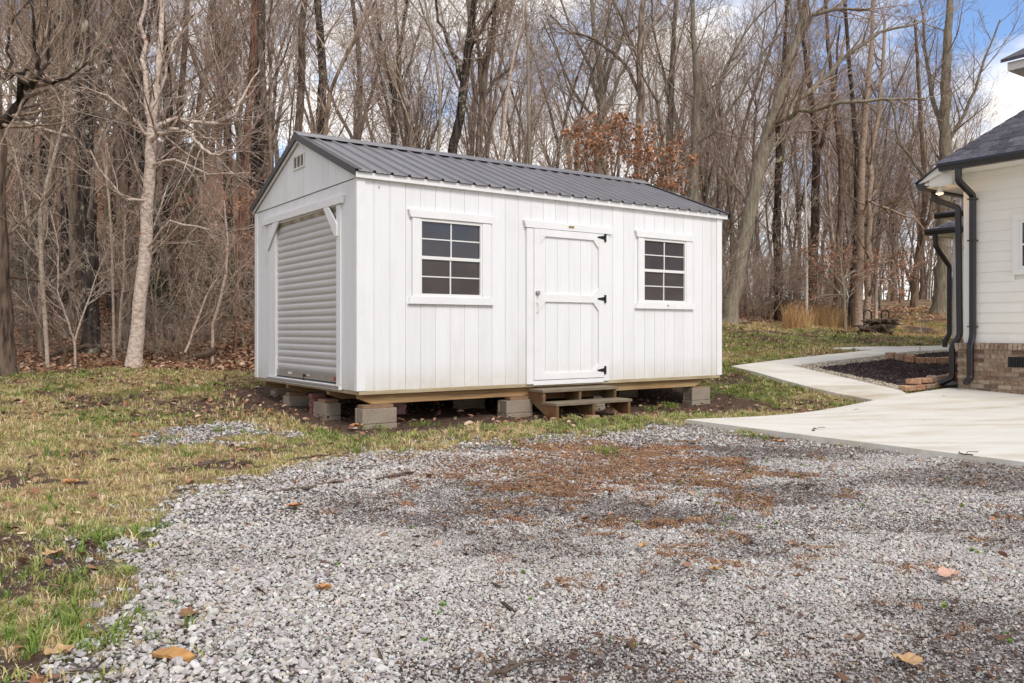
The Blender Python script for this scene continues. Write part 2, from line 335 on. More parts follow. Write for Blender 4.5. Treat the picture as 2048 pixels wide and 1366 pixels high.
def masks(x, y):
    """gravel, large clean gravel, thatch, woods litter, bare soil, green"""
    jx = x + (fbm(x*2.3, y*2.3, 11)-.5)*.8+(vnoise(x*11, y*11, 8)-.5)*.30; jy = y + (fbm(x*2.3, y*2.3, 12)-.5)*.9+(vnoise(x*11, y*11, 9)-.5)*.45
    g = inpoly(jx, jy, GRAV)
    p = inpoly(jx, jy, PATCH) & (fbm(x*1.9, y*1.9, 13) > .33)
    ed = segdist(x, y, GEDGE, False)
    big = np.clip(1.5-ed*1.0+(fbm(x*1.3, y*1.3, 14)-.5)*1.6, 0, 1)*(y < 9) * np.where(g, 1, 0)
    big = np.maximum(big, p*1.0)
    # dead thatch over the gravel, centred behind the middle of the drive
    th = np.exp(-((x+.15-(y-6.7)*.1)/1.6)**2-((y-7.0)/1.35)**2)*1.1 + np.exp(-((x-1.2)/1.5)**2-((y-6.6)/2.0)**2)*.62 + np.exp(-((x-1.0)/2.2)**2-((y-4.6)/1.9)**2)*.40
    th = np.clip((th*.53 + fbm(x*2.6, y*3.6, 15, 3)*.95 + vnoise(x*9, y*11, 16)*.42 - 1.03)*3.2, 0, 1)
    th = np.where(g, th, 0)
    wl = np.maximum(np.clip((y-15.3-(fbm(x*.7, y*.7, 17)-.5)*1.2)/.5, 0, 1)*(x < 3), 0)
    wr = np.clip((y - (26.3+np.clip(x-9, 0, 12)*1.9) - (fbm(x*.5, y*.5, 18)-.5)*3)/1.5, 0, 1)*(x >= 3)
    w = np.maximum(wl, wr); w = np.maximum(w, np.clip((y-31-(fbm(x*.5, y*.5, 24)-.5)*6)/5, 0, .42)*(x >= 11))
    u = (x-X0)*SA+(y-Y0)*CA; v = -(x-X0)*CA+(y-Y0)*SA
    under = np.clip(1-np.maximum(np.maximum(-u-.25, u-6.3), np.maximum(-v-.35-.5*fbm(x*2, y*2, 93), v-4.2))/.5, 0, 1)
    soil = np.clip((fbm(x*1.3, y*1.9, 19)-.49)*7, 0, 1)*.9
    soil = np.maximum(soil, np.clip((fbm(x*4.5, y*6.0, 23, 3)-.60)*9, 0, 1)*.8)
    soil = np.maximum(soil, np.exp(-((x+3.6)/1.7)**2-((y-10.9)/1.7)**2)*1.15)
    soil = np.clip(np.maximum(soil, under*1.0), 0, 1)
    green = np.clip((fbm(x*.8+3, y*1.0, 20)-.47+.10*((x > 2.5) & (y > 13) & (y < 25)))*6, 0, 1)*np.clip(1.2-w, 0, 1)
    return g | p, big, th, w, soil, green, under

def axis(segs):
    out = []
    for a, b, st in segs: out += list(np.arange(a, b, st))
    return np.array(out+[segs[-1][1]])
def build_ground():
    xs = axis([(-160, -40, 10), (-40, -14, 1.0), (-14, -8, .25), (-8, 9, .09), (9, 16, .2), (16, 40, .8), (40, 200, 10)])
    ys = axis([(-150, -10, 8), (-10, 1, .8), (1, 19, .09), (19, 34, .25), (34, 60, .8), (60, 220, 6)])
    X, Y = np.meshgrid(xs, ys); Z = ground(X, Y)
    for poly in PITS:
        d = segdist(X, Y, poly); ins = inpoly(X, Y, poly) & (d > .06); Z = np.where(ins, Z-.10, Z)
    g, big, th, w, soil, green, under = masks(X, Y)
    Z = Z + np.where(g & (X < 0), .008*np.clip(big, 0, 1), 0) - under*.02
    Z = Z + (fbm(X*7, Y*7, 31)-.5)*.03*(1-np.clip(g*1.0, 0, 1)*.6)
    nx, ny = len(xs), len(ys); V = np.stack([X.ravel(), Y.ravel(), Z.ravel()], 1)
    i = (np.arange(ny-1)[:, None]*nx+np.arange(nx-1)[None, :]).ravel(); F = np.stack([i, i+1, i+nx+1, i+nx], 1)
    me = bpy.data.meshes.new('ground'); me.vertices.add(len(V)); me.vertices.foreach_set('co', V.ravel())
    me.loops.add(F.size); me.loops.foreach_set('vertex_index', F.ravel().astype(np.int32)); me.polygons.add(len(F))
    me.polygons.foreach_set('loop_start', np.arange(0, F.size, 4, dtype=np.int32)); me.update(); me.validate()
    me.polygons.foreach_set('use_smooth', np.ones(len(F), bool))
    a = me.color_attributes.new('zones', 'FLOAT_COLOR', 'POINT')
    cols = np.stack([g.ravel()*1., w.ravel(), soil.ravel(), green.ravel()], 1); a.data.foreach_set('color', cols.ravel().astype(np.float32))
    b = me.color_attributes.new('zones_more', 'FLOAT_COLOR', 'POINT')
    cols = np.stack([th.ravel(), big.ravel(), g.ravel()*0., np.ones(g.size)], 1); b.data.foreach_set('color', cols.ravel().astype(np.float32))
    m = bpy.data.materials.new('ground_cover'); m.use_nodes = True; nt = m.node_tree; N = nt.nodes.new; L = nt.links.new
    bs = nt.nodes['Principled BSDF']; bs.inputs['Roughness'].default_value = .95; bs.inputs['Specular IOR Level'].default_value = .2
    z = N('ShaderNodeAttribute'); z.attribute_name = 'zones'; z2 = N('ShaderNodeAttribute'); z2.attribute_name = 'zones_more'
    sp = N('ShaderNodeSeparateColor'); L(z.outputs['Color'], sp.inputs[0]); sp2 = N('ShaderNodeSeparateColor'); L(z2.outputs['Color'], sp2.inputs[0])
    tc = N('ShaderNodeTexCoord')
    def noise(sc, det=6, ro=.6):
        n = N('ShaderNodeTexNoise'); n.inputs['Scale'].default_value = sc; n.inputs['Detail'].default_value = det; n.inputs['Roughness'].default_value = ro; L(tc.outputs['Object'], n.inputs['Vector']); return n.outputs[0]
    def ramp(src, stops):
        r = N('ShaderNodeValToRGB')
        while len(r.color_ramp.elements) < len(stops): r.color_ramp.elements.new(.5)
        for e, (p, c) in zip(r.color_ramp.elements, stops): e.position = p; e.color = (*c, 1)
        L(src, r.inputs[0]); return r.outputs[0]
    def mixc(f, a, b):
        x = N('ShaderNodeMix'); x.data_type = 'RGBA'; L(f, x.inputs[0]); L(a, x.inputs[6]); L(b, x.inputs[7]); return x.outputs[2]
    def sharpen(f, sc, lo, hi):
        ad = N('ShaderNodeMath'); ad.operation = 'MULTIPLY_ADD'; L(noise(sc, 5, .7), ad.inputs[0]); ad.inputs[1].default_value = .9; L(f, ad.inputs[2])
        mr = N('ShaderNodeMapRange'); mr.inputs[1].default_value = lo; mr.inputs[2].default_value = hi; L(ad.outputs[0], mr.inputs[0]); return mr.outputs[0]
    lawn = ramp(noise(16, 8, .75), [(.28, (.13, .085, .05)), (.45, (.28, .195, .095)), (.55, (.38, .28, .14)), (.7, (.23, .17, .075))])
    grn = ramp(noise(22, 8, .75), [(.3, (.06, .075, .02)), (.5, (.125, .145, .04)), (.7, (.20, .19, .075))])
    soilc = ramp(noise(26, 8, .7), [(.3, (.045, .028, .02)), (.5, (.10, .062, .043)), (.7, (.19, .13, .09))])
    leafc = ramp(noise(9, 10, .8), [(.3, (.06, .032, .022)), (.43, (.15, .085, .055)), (.52, (.26, .155, .10)), (.62, (.17, .10, .065)), (.75, (.38, .27, .19))])
    voro = N('ShaderNodeTexVoronoi'); voro.inputs['Scale'].default_value = 75; L(tc.outputs['Object'], voro.inputs['Vector'])
    hs = N('ShaderNodeSeparateColor'); L(voro.outputs['Color'], hs.inputs[0])
    gravc = ramp(hs.outputs[0], [(0, (.05, .036, .03)), (.35, (.12, .095, .08)), (.7, (.22, .19, .175)), (1, (.36, .34, .33))])
    cur = mixc(sp.outputs[2] if False else sharpen(z.outputs['Alpha'], 6, .75, 1.1), lawn, grn)
    cur = mixc(sharpen(sp.outputs[2], 9, .8, 1.15), cur, soilc)
    cur = mixc(sp.outputs[1], cur, leafc)
    cur = mixc(sp.outputs[0], cur, gravc)
    cur = mixc(sp2.outputs[0], cur, ramp(noise(40, 6, .8), [(.35, (.12, .07, .045)), (.55, (.24, .14, .08)), (.7, (.34, .23, .15))]))
    L(cur, bs.inputs['Base Color'])
    bp = N('ShaderNodeBump'); bp.inputs['Strength'].default_value = .8; bp.inputs['Distance'].default_value = .03; L(noise(35, 6, .7), bp.inputs['Height']); L(bp.outputs[0], bs.inputs['Normal'])
    me.materials.append(m); o = link('ground', me); tag(o, None, kind='structure')
build_ground()

def slab_mesh(name, poly, lift, m, drop=.14, step=.4):
    P = []
    n = len(poly)
    for i in range(n):
        a = Vector(poly[i]); b = Vector(poly[(i+1) % n]); k = max(1, int((b-a).length/step))
        for j in range(k): P.append(a.lerp(b, j/k))
    bm = bmesh.new()
    zs = ground0(np.array([p.x for p in P]), np.array([p.y for p in P]))
    top = [bm.verts.new((p.x, p.y, z+lift)) for p, z in zip(P, zs)]
    f = bm.faces.new(top)
    r = bmesh.ops.triangulate(bm, faces=[f])
    bot = [bm.verts.new((v.co.x, v.co.y, v.co.z-drop)) for v in top]
    for i in range(len(top)):
        j = (i+1) % len(top); bm.faces.new((top[i], bot[i], bot[j], top[j]))
    bmesh.ops.recalc_face_normals(bm, faces=bm.faces)
    me = bpy.data.meshes.new(name); bm.to_mesh(me); bm.free(); me.materials.append(MATS[m]); o = link(name, me); tag(o, None, kind='structure'); return o
slab_mesh('driveway', SLAB, .055, 'concrete_slab')
slab_mesh('path', PATH, .05, 'concrete_slab', step=.6)

# ------------------------------------------------------------------ the shed
shed = thing('shed', 'white wooden storage shed with charcoal metal roof standing on concrete blocks', 'shed', (X0, Y0, 0), ROT)
LEN, WID, ZB, ZT = 6.096, 3.56, .41, 2.83
ZR = 3.70; MID = WID/2
wall = MB()
wall.box((.03, .03, ZB+.01), (LEN-.03, .035, ZT)).box((.03, WID-.035, ZB+.01), (LEN-.03, WID-.03, ZT)).box((LEN-.035, .03, ZB+.01), (LEN-.03, WID-.03, ZT))
wall.prism([(.03, ZT-.02), (WID-.03, ZT-.02), (MID, ZR-.09)], 0, LEN-.035, LEN-.03)
wall.prism([(.03, ZT-.02), (WID-.03, ZT-.02), (MID, ZR-.09)], 0, .030, .035)
wall.box((.03, .04, ZB+.02), (LEN-.04, WID-.04, ZB+.05))
wall.box((.03, .03, 2.60), (.035, WID-.03, ZT-.02)).box((.03, .03, ZB+.01), (.035, .53, 2.6)).box((.03, 2.69, ZB+.01), (.035, WID-.03, 2.6))
WALL = wall.build('wall', 'painted_siding', shed)
G = .2032
def dirt(mn):
    m = M_[mn]; nt = m.node_tree; N = nt.nodes.new; L = nt.links.new; b = nt.nodes['Principled BSDF']; src = b.inputs['Base Color'].links[0].from_socket
    tc = N('ShaderNodeTexCoord'); sp = N('ShaderNodeSeparateXYZ'); L(tc.outputs['Object'], sp.inputs[0]); n = N('ShaderNodeTexNoise'); n.inputs['Scale'].default_value = 7; n.inputs['Detail'].default_value = 6; L(tc.outputs['Object'], n.inputs['Vector'])
    mr = N('ShaderNodeMapRange'); mr.inputs[1].default_value = .40; mr.inputs[2].default_value = .72; mr.inputs[3].default_value = .85; mr.inputs[4].default_value = 0; L(sp.outputs[2], mr.inputs[0])
    ml = N('ShaderNodeMath'); ml.operation = 'MULTIPLY'; L(mr.outputs[0], ml.inputs[0]); L(n.outputs[0], ml.inputs[1])
    mx = N('ShaderNodeMix'); mx.data_type = 'RGBA'; L(ml.outputs[0], mx.inputs[0]); L(src, mx.inputs[6]); mx.inputs[7].default_value = (.55, .48, .33, 1); L(mx.outputs[2], b.inputs['Base Color'])
dirt('painted_siding')
def board_tone(mn, amt):
    m = M_[mn]; nt = m.node_tree; N = nt.nodes.new; L = nt.links.new; b = nt.nodes['Principled BSDF']; src = b.inputs['Base Color'].links[0].from_socket
    oi = N('ShaderNodeObjectInfo'); mr = N('ShaderNodeMapRange'); mr.inputs[3].default_value = 1-amt; mr.inputs[4].default_value = 1+amt*.4; L(oi.outputs['Random'], mr.inputs[0])
    sc = N('ShaderNodeVectorMath'); sc.operation = 'SCALE'; L(src, sc.inputs[0]); L(mr.outputs[0], sc.inputs['Scale']); L(sc.outputs[0], b.inputs['Base Color'])
board_tone('painted_siding', .05); board_tone('cream_siding', .04)
def siding(x0, x1, z0, z1, gap=.0035):     # one board of the front wall as boxes
    return (x0+gap/2, x1-gap/2, z0, z1)
wins = [(.70, 1.77, 1.50, 2.44), (4.34, 5.41, 1.50, 2.44)]; door = (2.40, 3.70, .40, 2.43)
groove = MB()
for i in range(30):
    a, b = i*G, min((i+1)*G, LEN); hole = None
    for q in wins+[door]:
        if min(b, q[1])-max(a, q[0]) > .02: hole = q
    if hole is None: pieces = [(a+.002, b-.002, ZB, ZT)]
    else:
        x0, x1, z0, z1 = hole; pieces = [(a+.002, b-.002, z1-.02, ZT)]
        if z0 > 1: pieces.append((a+.002, b-.002, ZB, z0+.02))
        if a < x0-.02: pieces.append((a+.002, x0+.02, z0+.021 if z0 > 1 else ZB, z1-.021))
        if b > x1+.02: pieces.append((x1-.02, b-.002, z0+.021 if z0 > 1 else ZB, z1-.021))
    for (p, q_, r_, t_) in pieces: MB().box((p, 0, r_), (q_, .018, t_)).build('siding_board', 'painted_siding', WALL)
    if i:
        segs = [(ZB, ZT)]
        for (x0, x1, z0, z1) in wins+[door]:
            if x0 < i*G < x1: segs = ([(ZB, z0)] if z0 > 1 else [])+[(z1, ZT)]
        for (z0, z1) in segs: groove.box((a-.003, .009, z0+.002), (a+.003, .022, z1-.002))
go_ = groove.build('siding_groove', 'painted_siding', WALL); go_['kind'] = 'stuff'
# gable side, lower boards and the gable triangle
for k in range(18):
    a, b = k*G, min((k+1)*G, WID)
    if b-a < .05: continue
    mb = MB(); za = ZB
    inside = (a > .45 and b < 2.8)
    if inside: mb.box((.001, a+.002, 2.58), (.018, b-.002, ZT))
    elif a < .55 < b:
        mb.box((.001, a+.002, ZB), (.018, .55, ZT)); MB().box((.001, .551, 2.58), (.018, b-.002, ZT)).build('siding_board', 'painted_siding', WALL)
    elif a < 2.69 < b:
        mb.box((.001, 2.69, ZB), (.018, b-.002, ZT)); MB().box((.001, a+.002, 2.58), (.018, 2.689, ZT)).build('siding_board', 'painted_siding', WALL)
    else: mb.box((.001, a+.002, ZB), (.018, b-.002, ZT))
    mb.build('siding_board', 'painted_siding', WALL)
    # the board above the seam follows the rake
    def rz(w): return ZT+.012+(ZR-.11-ZT)*(1-abs(w-MID)/MID)
    pts = [(a+.002, ZT+.012), (b-.002, ZT+.012), (b-.002, rz(b-.002))]
    if a < MID < b: pts.append((MID, rz(MID)))
    pts.append((a+.002, rz(a+.002)))
    if pts[2][1]-pts[1][1] > .004 or pts[-1][1]-pts[0][1] > .004:
        MB().prism(pts, 0, -.008, .012).build('gable_board', 'painted_siding', WALL)
# hidden faces of the back and right side
MB().box((0, WID-.018, ZB), (LEN, WID, ZT)).build('back_wall', 'painted_siding', WALL)
for k in range(18):
    a, b = k*G, min((k+1)*G, WID)
    if b-a > .05: MB().box((LEN-.02, a+.002, ZB), (LEN-.001, b-.002, ZT+(ZR-.1-ZT)*(1-max(abs(a-MID), abs(b-MID))/MID))).build('siding_board', 'painted_siding', WALL)
# trim
mb = MB(); mb.box((0, -.018, ZB), (.09, 0, ZT)).box((-.018, -.018, ZB), (0, .055, ZT)); mb.build('corner_trim', 'painted_trim', shed, .003)
mb = MB(); mb.box((LEN-.095, -.018, ZB), (LEN, 0, ZT)).box((LEN, -.018, ZB), (LEN+.018, .08, ZT)); mb.build('corner_trim', 'painted_trim', shed, .003)
mb = MB(); mb.box((-.018, WID-.09, ZB), (0, WID+.018, ZT)); mb.build('corner_trim', 'painted_trim', shed, .003)
OX0, OX1 = -.055, LEN+.115
mb = MB(); mb.box((OX0+.01, -.055, ZT-.002), (OX1-.01, -.03, ZT+.066)); mb.build('fascia', 'painted_trim', shed, .002)
MB().box((OX0+.02, -.03, ZT+.0), (OX1-.02, .0, ZT+.018)).build('soffit', 'painted_trim', shed)
mb = MB(); mb.box((OX0+.01, WID+.03, ZT-.002), (OX1-.01, WID+.055, ZT+.066)); mb.build('fascia', 'painted_trim', shed, .002)
sl_ = (ZR-.055-(ZT+.075))/(MID+.055)
def rake(w): return ZT+.078+sl_*(MID+.055-abs(w-MID))         # underside line of the roof sheets
for x in (-.045, LEN+.085):
    for sgn in (-1, 1):
        w0 = MID+sgn*(MID+.05); pr = [(w0, rake(w0)-.085), (MID, rake(MID)-.09), (MID, rake(MID)-.012), (w0, rake(w0)-.012)]
        MB().prism(pr, 0, x, x+.022).build('rake_board', 'painted_trim', shed, .002)
# roof sheets with ribs
roof = MB()
roof.prism([(-.05, rake(-.05)-.010), (MID, rake(MID)-.010), (WID+.05, rake(WID+.05)-.010), (MID, rake(MID)-.03)], 0, -.02, LEN+.08)
ROOF = roof.build('roof', 'painted_trim', shed)
def roof_sheet(side, x0, x1, first):
    mb = MB(); nrm = Vector((0, -sl_, 1)).normalized(); y_e = -.085
    # cross profile along x: flat, major ribs every 9 inches, two low ribs between
    xs = [];
    x = x0
    pitch = .2286
    n = int(round((x1-x0)/pitch)); pitch = (x1-x0)/n
    for i in range(n):
        b = x0+i*pitch
        xs += [(b, .027), (b+.011, .027), (b+.026, .0), (b+.085, .0), (b+.092, .004), (b+.102, .004), (b+.109, 0), (b+.140, .0), (b+.147, .004), (b+.157, .004), (b+.164, 0), (b+pitch-.026, .0), (b+pitch-.011, .027)]
    xs.append((x1, .027))
    rows = []
    for w in (y_e, MID*.5, MID-.005):
        row = []
        for (xx, h) in xs:
            ww = w if side < 0 else WID-w
            z = rake(w)+h*.98
            row.append((xx, ww, z))
        rows.append(row)
    k = len(xs); n0 = len(mb.v)
    for r in rows: mb.v += r
    for r in rows: mb.v += [(p[0], p[1], p[2]-.0015) for p in r]
    for r in range(2):
        for i in range(k-1): mb.f.append((n0+r*k+i, n0+r*k+i+1, n0+(r+1)*k+i+1, n0+(r+1)*k+i))
    for i in range(k-1): mb.f.append((n0+i, n0+i+1, n0+3*k+i+1, n0+3*k+i))
    return mb.build('roof_panel', 'roof_metal', ROOF)
nP = 7; wP = (OX1-OX0-.01)/nP
for side in (-1, 1):
    for i in range(nP): roof_sheet(side, OX0+.005+i*wP, OX0+.005+(i+1)*wP, i == 0)
# ridge cap
mb = MB(); rc = .15
pr = [(MID-rc, rake(MID-rc)+.024), (MID-.012, rake(MID)+.034), (MID, rake(MID)+.046), (MID+.012, rake(MID)+.034), (MID+rc, rake(MID-rc)+.024), (MID+rc, rake(MID-rc)+.020), (MID, rake(MID)+.030), (MID-rc, rake(MID-rc)+.020)]
pr = [(p[0], p[1]+.010) for p in pr]; mb.prism(pr, 0, OX0-.02, OX1+.005); mb.build('ridge_cap', 'roof_metal', ROOF)
for x0, x1 in ((OX0-.012, OX0+.075), (OX1-.05, OX1+.01)):
    for sgn in (-1, 1):
        w0 = MID+sgn*(MID+.088)
        MB().prism([(w0, rake(w0)+.020), (MID, rake(MID)+.022), (MID, rake(MID)+.027), (w0, rake(w0)+.025)], 0, x0, x1).build('rake_trim', 'dark_metal_trim', ROOF)
        xx = x0 if x0 < 0 else x1
        MB().prism([(w0, rake(w0)-.062), (MID, rake(MID)-.062), (MID, rake(MID)+.027), (w0, rake(w0)+.025)], 0, xx-.004, xx).build('rake_trim', 'dark_metal_trim', ROOF)
# floor rim, sill band
mb = MB(); mb.box((.015, -.010, ZB-.045), (LEN-.02, .03, ZB-.001)); mb.build('floor_rim', 'treated_wood', shed, .003)
mb = MB(); mb.box((.012, .03, ZB-.045), (.045, WID-.02, ZB-.001)); mb.build('floor_rim', 'treated_wood', shed, .003)
mb = MB(); mb.box((LEN-.045, .03, ZB-.045), (LEN-.02, WID-.02, ZB-.001)); mb.build('floor_rim', 'treated_wood', shed, .003)
MB().box((.05, .035, ZB-.030), (LEN-.05, WID-.02, ZB-.012)).build('floor_deck', 'skid_wood', shed)
for w in (.06, .93, 2.35, 3.28):            # four long skids with cut ends
    mb = MB(); a, b = .05, LEN-.35
    zt, zb = ZB-.046, ZB-.046-.115
    mb.prism([(a, zt), (a, zt-.05), (a+.16, zb), (b-.16, zb), (b, zt-.05), (b, zt)], 1, w, w+.09); mb.build('skid', 'skid_wood', shed, .004)
ZSK = ZB-.161
# windows
def window(x0, gl):
    wx0, wx1, z0, z1 = x0+.055, x0+1.015, 1.505, 2.435
    W_ = MB()
    # vinyl frame
    f = .035
    W_.box((wx0+.04, -.022, z0+.0), (wx1-.04, .03, z0+f)).box((wx0+.04, -.022, z1-f), (wx1-.04, .03, z1)).box((wx0+.04, -.022, z0+f), (wx0+.04+f*.7, .03, z1-f)).box((wx1-.04-f*.9, -.022, z0+f), (wx1-.04, .03, z1-f))
    win = W_.build('window', 'window_vinyl', shed, .002)
    gx0, gx1 = wx0+.04+f*.7, wx1-.04-f*.9; gz0, gz1 = z0+f, z1-f; zm = (gz0+gz1)/2; xm = (gx0+gx1)/2
    MB().box((gx0, -.014, zm-.02), (gx1, .02, zm+.02)).build('meeting_rail', 'window_vinyl', win, .002)
    for k, (za, zb_) in enumerate(((gz0, zm-.02), (zm+.02, gz1))):
        y = .004 if k == 0 else .0; zc = (za+zb_)/2; xx = xm-(.007 if k == 0 else 0)
        MB().box((xx-.008, y-.006, za), (xx+.008, y+.012, zb_)).build('muntin', 'window_vinyl', win)
        MB().box((gx0, y-.004, zc-.007), (xx-.0085, y+.010, zc+.007)).build('muntin', 'window_vinyl', win)
        MB().box((xx+.0085, y-.004, zc-.007), (gx1, y+.010, zc+.007)).build('muntin', 'window_vinyl', win)
        for (xa, xb) in ((gx0, xx-.008), (xx+.008, gx1)):
            for (q0, q1) in ((za, zc-.007), (zc+.007, zb_)):
                MB().box((xa, y+.006, q0), (xb, y+.010, q1)).build('pane', 'window_glass' if k else 'screened_glass', win)
    # casing
    MB().box((x0-.01, -.03, 1.505), (x0+.095, -.001, 2.437)).build('casing', 'painted_trim', win, .003)
    MB().box((x0+.975, -.03, 1.505), (x0+1.13-.03, -.001, 2.437)).build('casing', 'painted_trim', win, .003)
    MB().prism([(x0-.035, 2.438), (x0+1.115, 2.438), (x0+1.145, 2.530), (x0-.065, 2.530)], 1, -.042, -.001).build('head_board', 'painted_trim', win, .003)
    MB().prism([(x0-.065, 1.415), (x0+1.145, 1.415), (x0+1.115, 1.504), (x0-.035, 1.504)], 1, -.042, -.001).build('sill_board', 'painted_trim', win, .003)
window(.698, 0); window(4.338, 1)
# small hook under the right window
MB().box((4.90, -.05, 1.455), (4.915, -.042, 1.475)).build('hook', 'black_iron', shed)
# door
D = MB().box((2.462, -.004, .452), (3.668, .024, 2.432)).build('door', 'painted_trim', shed)
for i in range(6):
    a = 2.462+i*.201
    MB().box((a+.002, -.014, .454), (min(a+.201, 3.668)-.002, -.0045, 2.430)).build('board', 'painted_siding', D)
def dbox(x0, x1, z0, z1, nm='rail'): MB().box((x0, -.040, z0), (x1, -.0145, z1)).build(nm, 'painted_trim', D, .002)
dbox(2.464, 2.556, .454, 2.430, 'stile'); dbox(3.574, 3.667, .454, 2.430, 'stile')
dbox(2.557, 3.573, 2.336, 2.430); dbox(2.557, 3.573, 1.478, 1.578); dbox(2.557, 3.573, .454, .541)
for (zc, sg) in ((2.336, -1), (1.578, 1), (1.478, -1), (.541, 1)):
    for (xc, sx) in ((2.557, 1), (3.573, -1)):
        MB().prism([(xc, zc), (xc+sx*.10, zc), (xc, zc+sg*.105)], 1, -.038, -.0145).build('corner_brace', 'painted_trim', D, .002)
for zc in (2.383, 1.536, .553):
    h = MB(); h.box((3.672, -.046, zc-.055), (3.705, -.036, zc+.055)); h.prism([(3.548, zc-.009), (3.672, zc-.028), (3.672, zc+.028), (3.548, zc+.009)], 1, -.046, -.0405)
    h.tube([(3.674, -.047, zc-.05), (3.674, -.047, zc+.05)], .008); h.build('hinge', 'black_iron', D)
k = MB(); k.tube([(2.510, -.040, 1.588), (2.510, -.052, 1.588)], .030, 14); k.tube([(2.510, -.05, 1.588), (2.510, -.085, 1.588)], .011, 10); k.box((2.500, -.095, 1.565), (2.520, -.080, 1.612)); k.tube([(2.535, -.05, 1.600), (2.535, -.05, 1.560)], .006)
k.build('latch', 'steel', D, smooth=False)
k = MB(); k.tube([(2.510, -.042, 1.465), (2.510, -.075, 1.452), (2.510, -.075, 1.345), (2.510, -.042, 1.332)], .006, 8); k.box((2.498, -.043, 1.45), (2.522, -.040, 1.480)); k.box((2.498, -.043, 1.315), (2.522, -.040, 1.345)); k.build('pull_handle', 'white_plastic', D)
MB().box((2.352, -.035, .402), (2.4595, -.001, 2.428)).build('door_casing', 'painted_trim', shed, .003)
MB().box((3.6705, -.030, .402), (3.775, -.001, 2.428)).build('door_casing', 'painted_trim', shed, .003)
MB().box((2.4605, -.030, .385), (3.669, .02, .448)).build('door_sill', 'painted_trim', shed, .003)
MB().prism([(2.335, 2.434), (3.810, 2.434), (3.840, 2.528), (2.303, 2.528)], 1, -.045, -.001).build('door_head', 'painted_trim', shed, .003)
MB().box((3.035, -.050, 2.472), (3.125, -.0455, 2.502)).build('name_plate', 'brass_plate', shed)
MB().box((.262, -.004, 2.735), (.272, .0, 2.76)).build('nail', 'black_iron', shed)
# roll-up door in the gable end
RD = MB().box((.060, .56, .462), (.063, 2.68, 2.57)).build('roll_up_door', 'corrugated_door', shed)
ph = .0892; n_s = 23; prof = []
for i in range(9):
    t = i/8; prof.append((.030-.013*(.5-.5*math.cos(2*math.pi*t)), ph*t))
prof = [(.031, 0), (.030, .006), (.018, .018), (.0145, .030), (.0145, .060), (.017, .070), (.029, .084), (.031, ph-.001)]
def slat_mesh(z0, mname):
    mb = MB(); pr = [(p[0], p[1]) for p in prof]; pr2 = [(p[0]+.0015, p[1]) for p in prof[::-1]]
    n = len(pr); base = len(mb.v)
    for yy in (.560, 1.2, 1.9, 2.680):
        mb.v += [(p[0], yy, p[1]) for p in pr]
    for r in range(3):
        for i in range(n-1): mb.f.append((base+r*n+i, base+r*n+i+1, base+(r+1)*n+i+1, base+(r+1)*n+i))
    return mb.mesh('door_slat', mname, True)
me1 = slat_mesh(0, 'corrugated_door'); me2 = slat_mesh(0, 'stained_door')
for i in range(23):
    link('door_slat', me2 if i >= 22 else me1, RD, (0, 0, .568+i*ph))
MB().box((.004, .565, .478), (.028, 2.675, .566)).build('bottom_bar', 'aluminium', RD, .003)
MB().box((.002, .565, .470), (.030, 2.675, .4775)).build('seal', 'rubber_black', RD)
MB().box((.0015, 2.10, .515), (.0038, 2.24, .545)).build('sticker', 'white_sticker', RD)
MB().box((.0015, 1.46, .520), (.0038, 1.56, .536)).build('sticker', 'white_sticker', RD)
MB().box((.0015, .62, .502), (.0038, .68, .542)).build('sticker', 'red_sticker', RD)
k = MB(); k.box((-.012, 1.60, .505), (.004, 1.66, .535)); k.tube([(-.01, 1.62, .51), (-.03, 1.61, .47), (-.008, 1.60, .455)], .006); k.build('latch', 'black_iron', RD)
MB().box((.031, 2.640, .57), (.058, 2.690, 2.57)).build('guide_track', 'rubber_black', RD)
MB().box((.031, .545, .57), (.058, .565, 2.57)).build('guide_track', 'rubber_black', RD)
# threshold with tread plate
TH = MB().box((-.035, .44, ZB-.012), (.055, 2.965, ZB+.046)).build('threshold', 'painted_trim', shed, .002)
mb = MB()
for i in range(84):
    y = .46+i*.03; mb.box((-.042, y, ZB-.002), (-.0355, y+.014, ZB+.036))
mb.build('tread_ribs', 'aluminium', TH)
def gbox(name, y0, y1, z0, z1, d=.022): return MB().box((-d, y0, z0), (-.001, y1, z1)).build(name, 'painted_trim', shed, .003)
gbox('door_casing', .435, .552, ZB+.05, 2.585); gbox('door_casing', 2.675, 2.965, ZB+.05, 2.600, .018)
MB().box((.001, .5505, ZB+.05), (.06, .562, 2.58)).build('jamb', 'painted_trim', shed); MB().box((.001, 2.681, ZB+.05), (.06, 2.692, 2.58)).build('jamb', 'painted_trim', shed)
MB().prism([(.365, 2.590), (3.165, 2.610), (3.20, 2.705), (.335, 2.685)], 0, -.040, -.001).build('door_head', 'painted_trim', shed, .003)
MB().prism([(.560, 2.585), (.900, 2.585), (.560, 2.225), (.552, 2.225)][::-1], 0, -.024, -.020)
MB().prism([(.90, 2.588), (.755, 2.588), (.50, 2.36), (.50, 2.215), (.555, 2.215)], 0, -.044, -.023).build('corner_brace', 'painted_trim', shed, .002)
MB().prism([(2.480, 2.596), (2.72, 2.60), (3.02, 2.28), (2.95, 2.225)], 0, -.044, -.023).build('corner_brace', 'painted_trim', shed, .002)
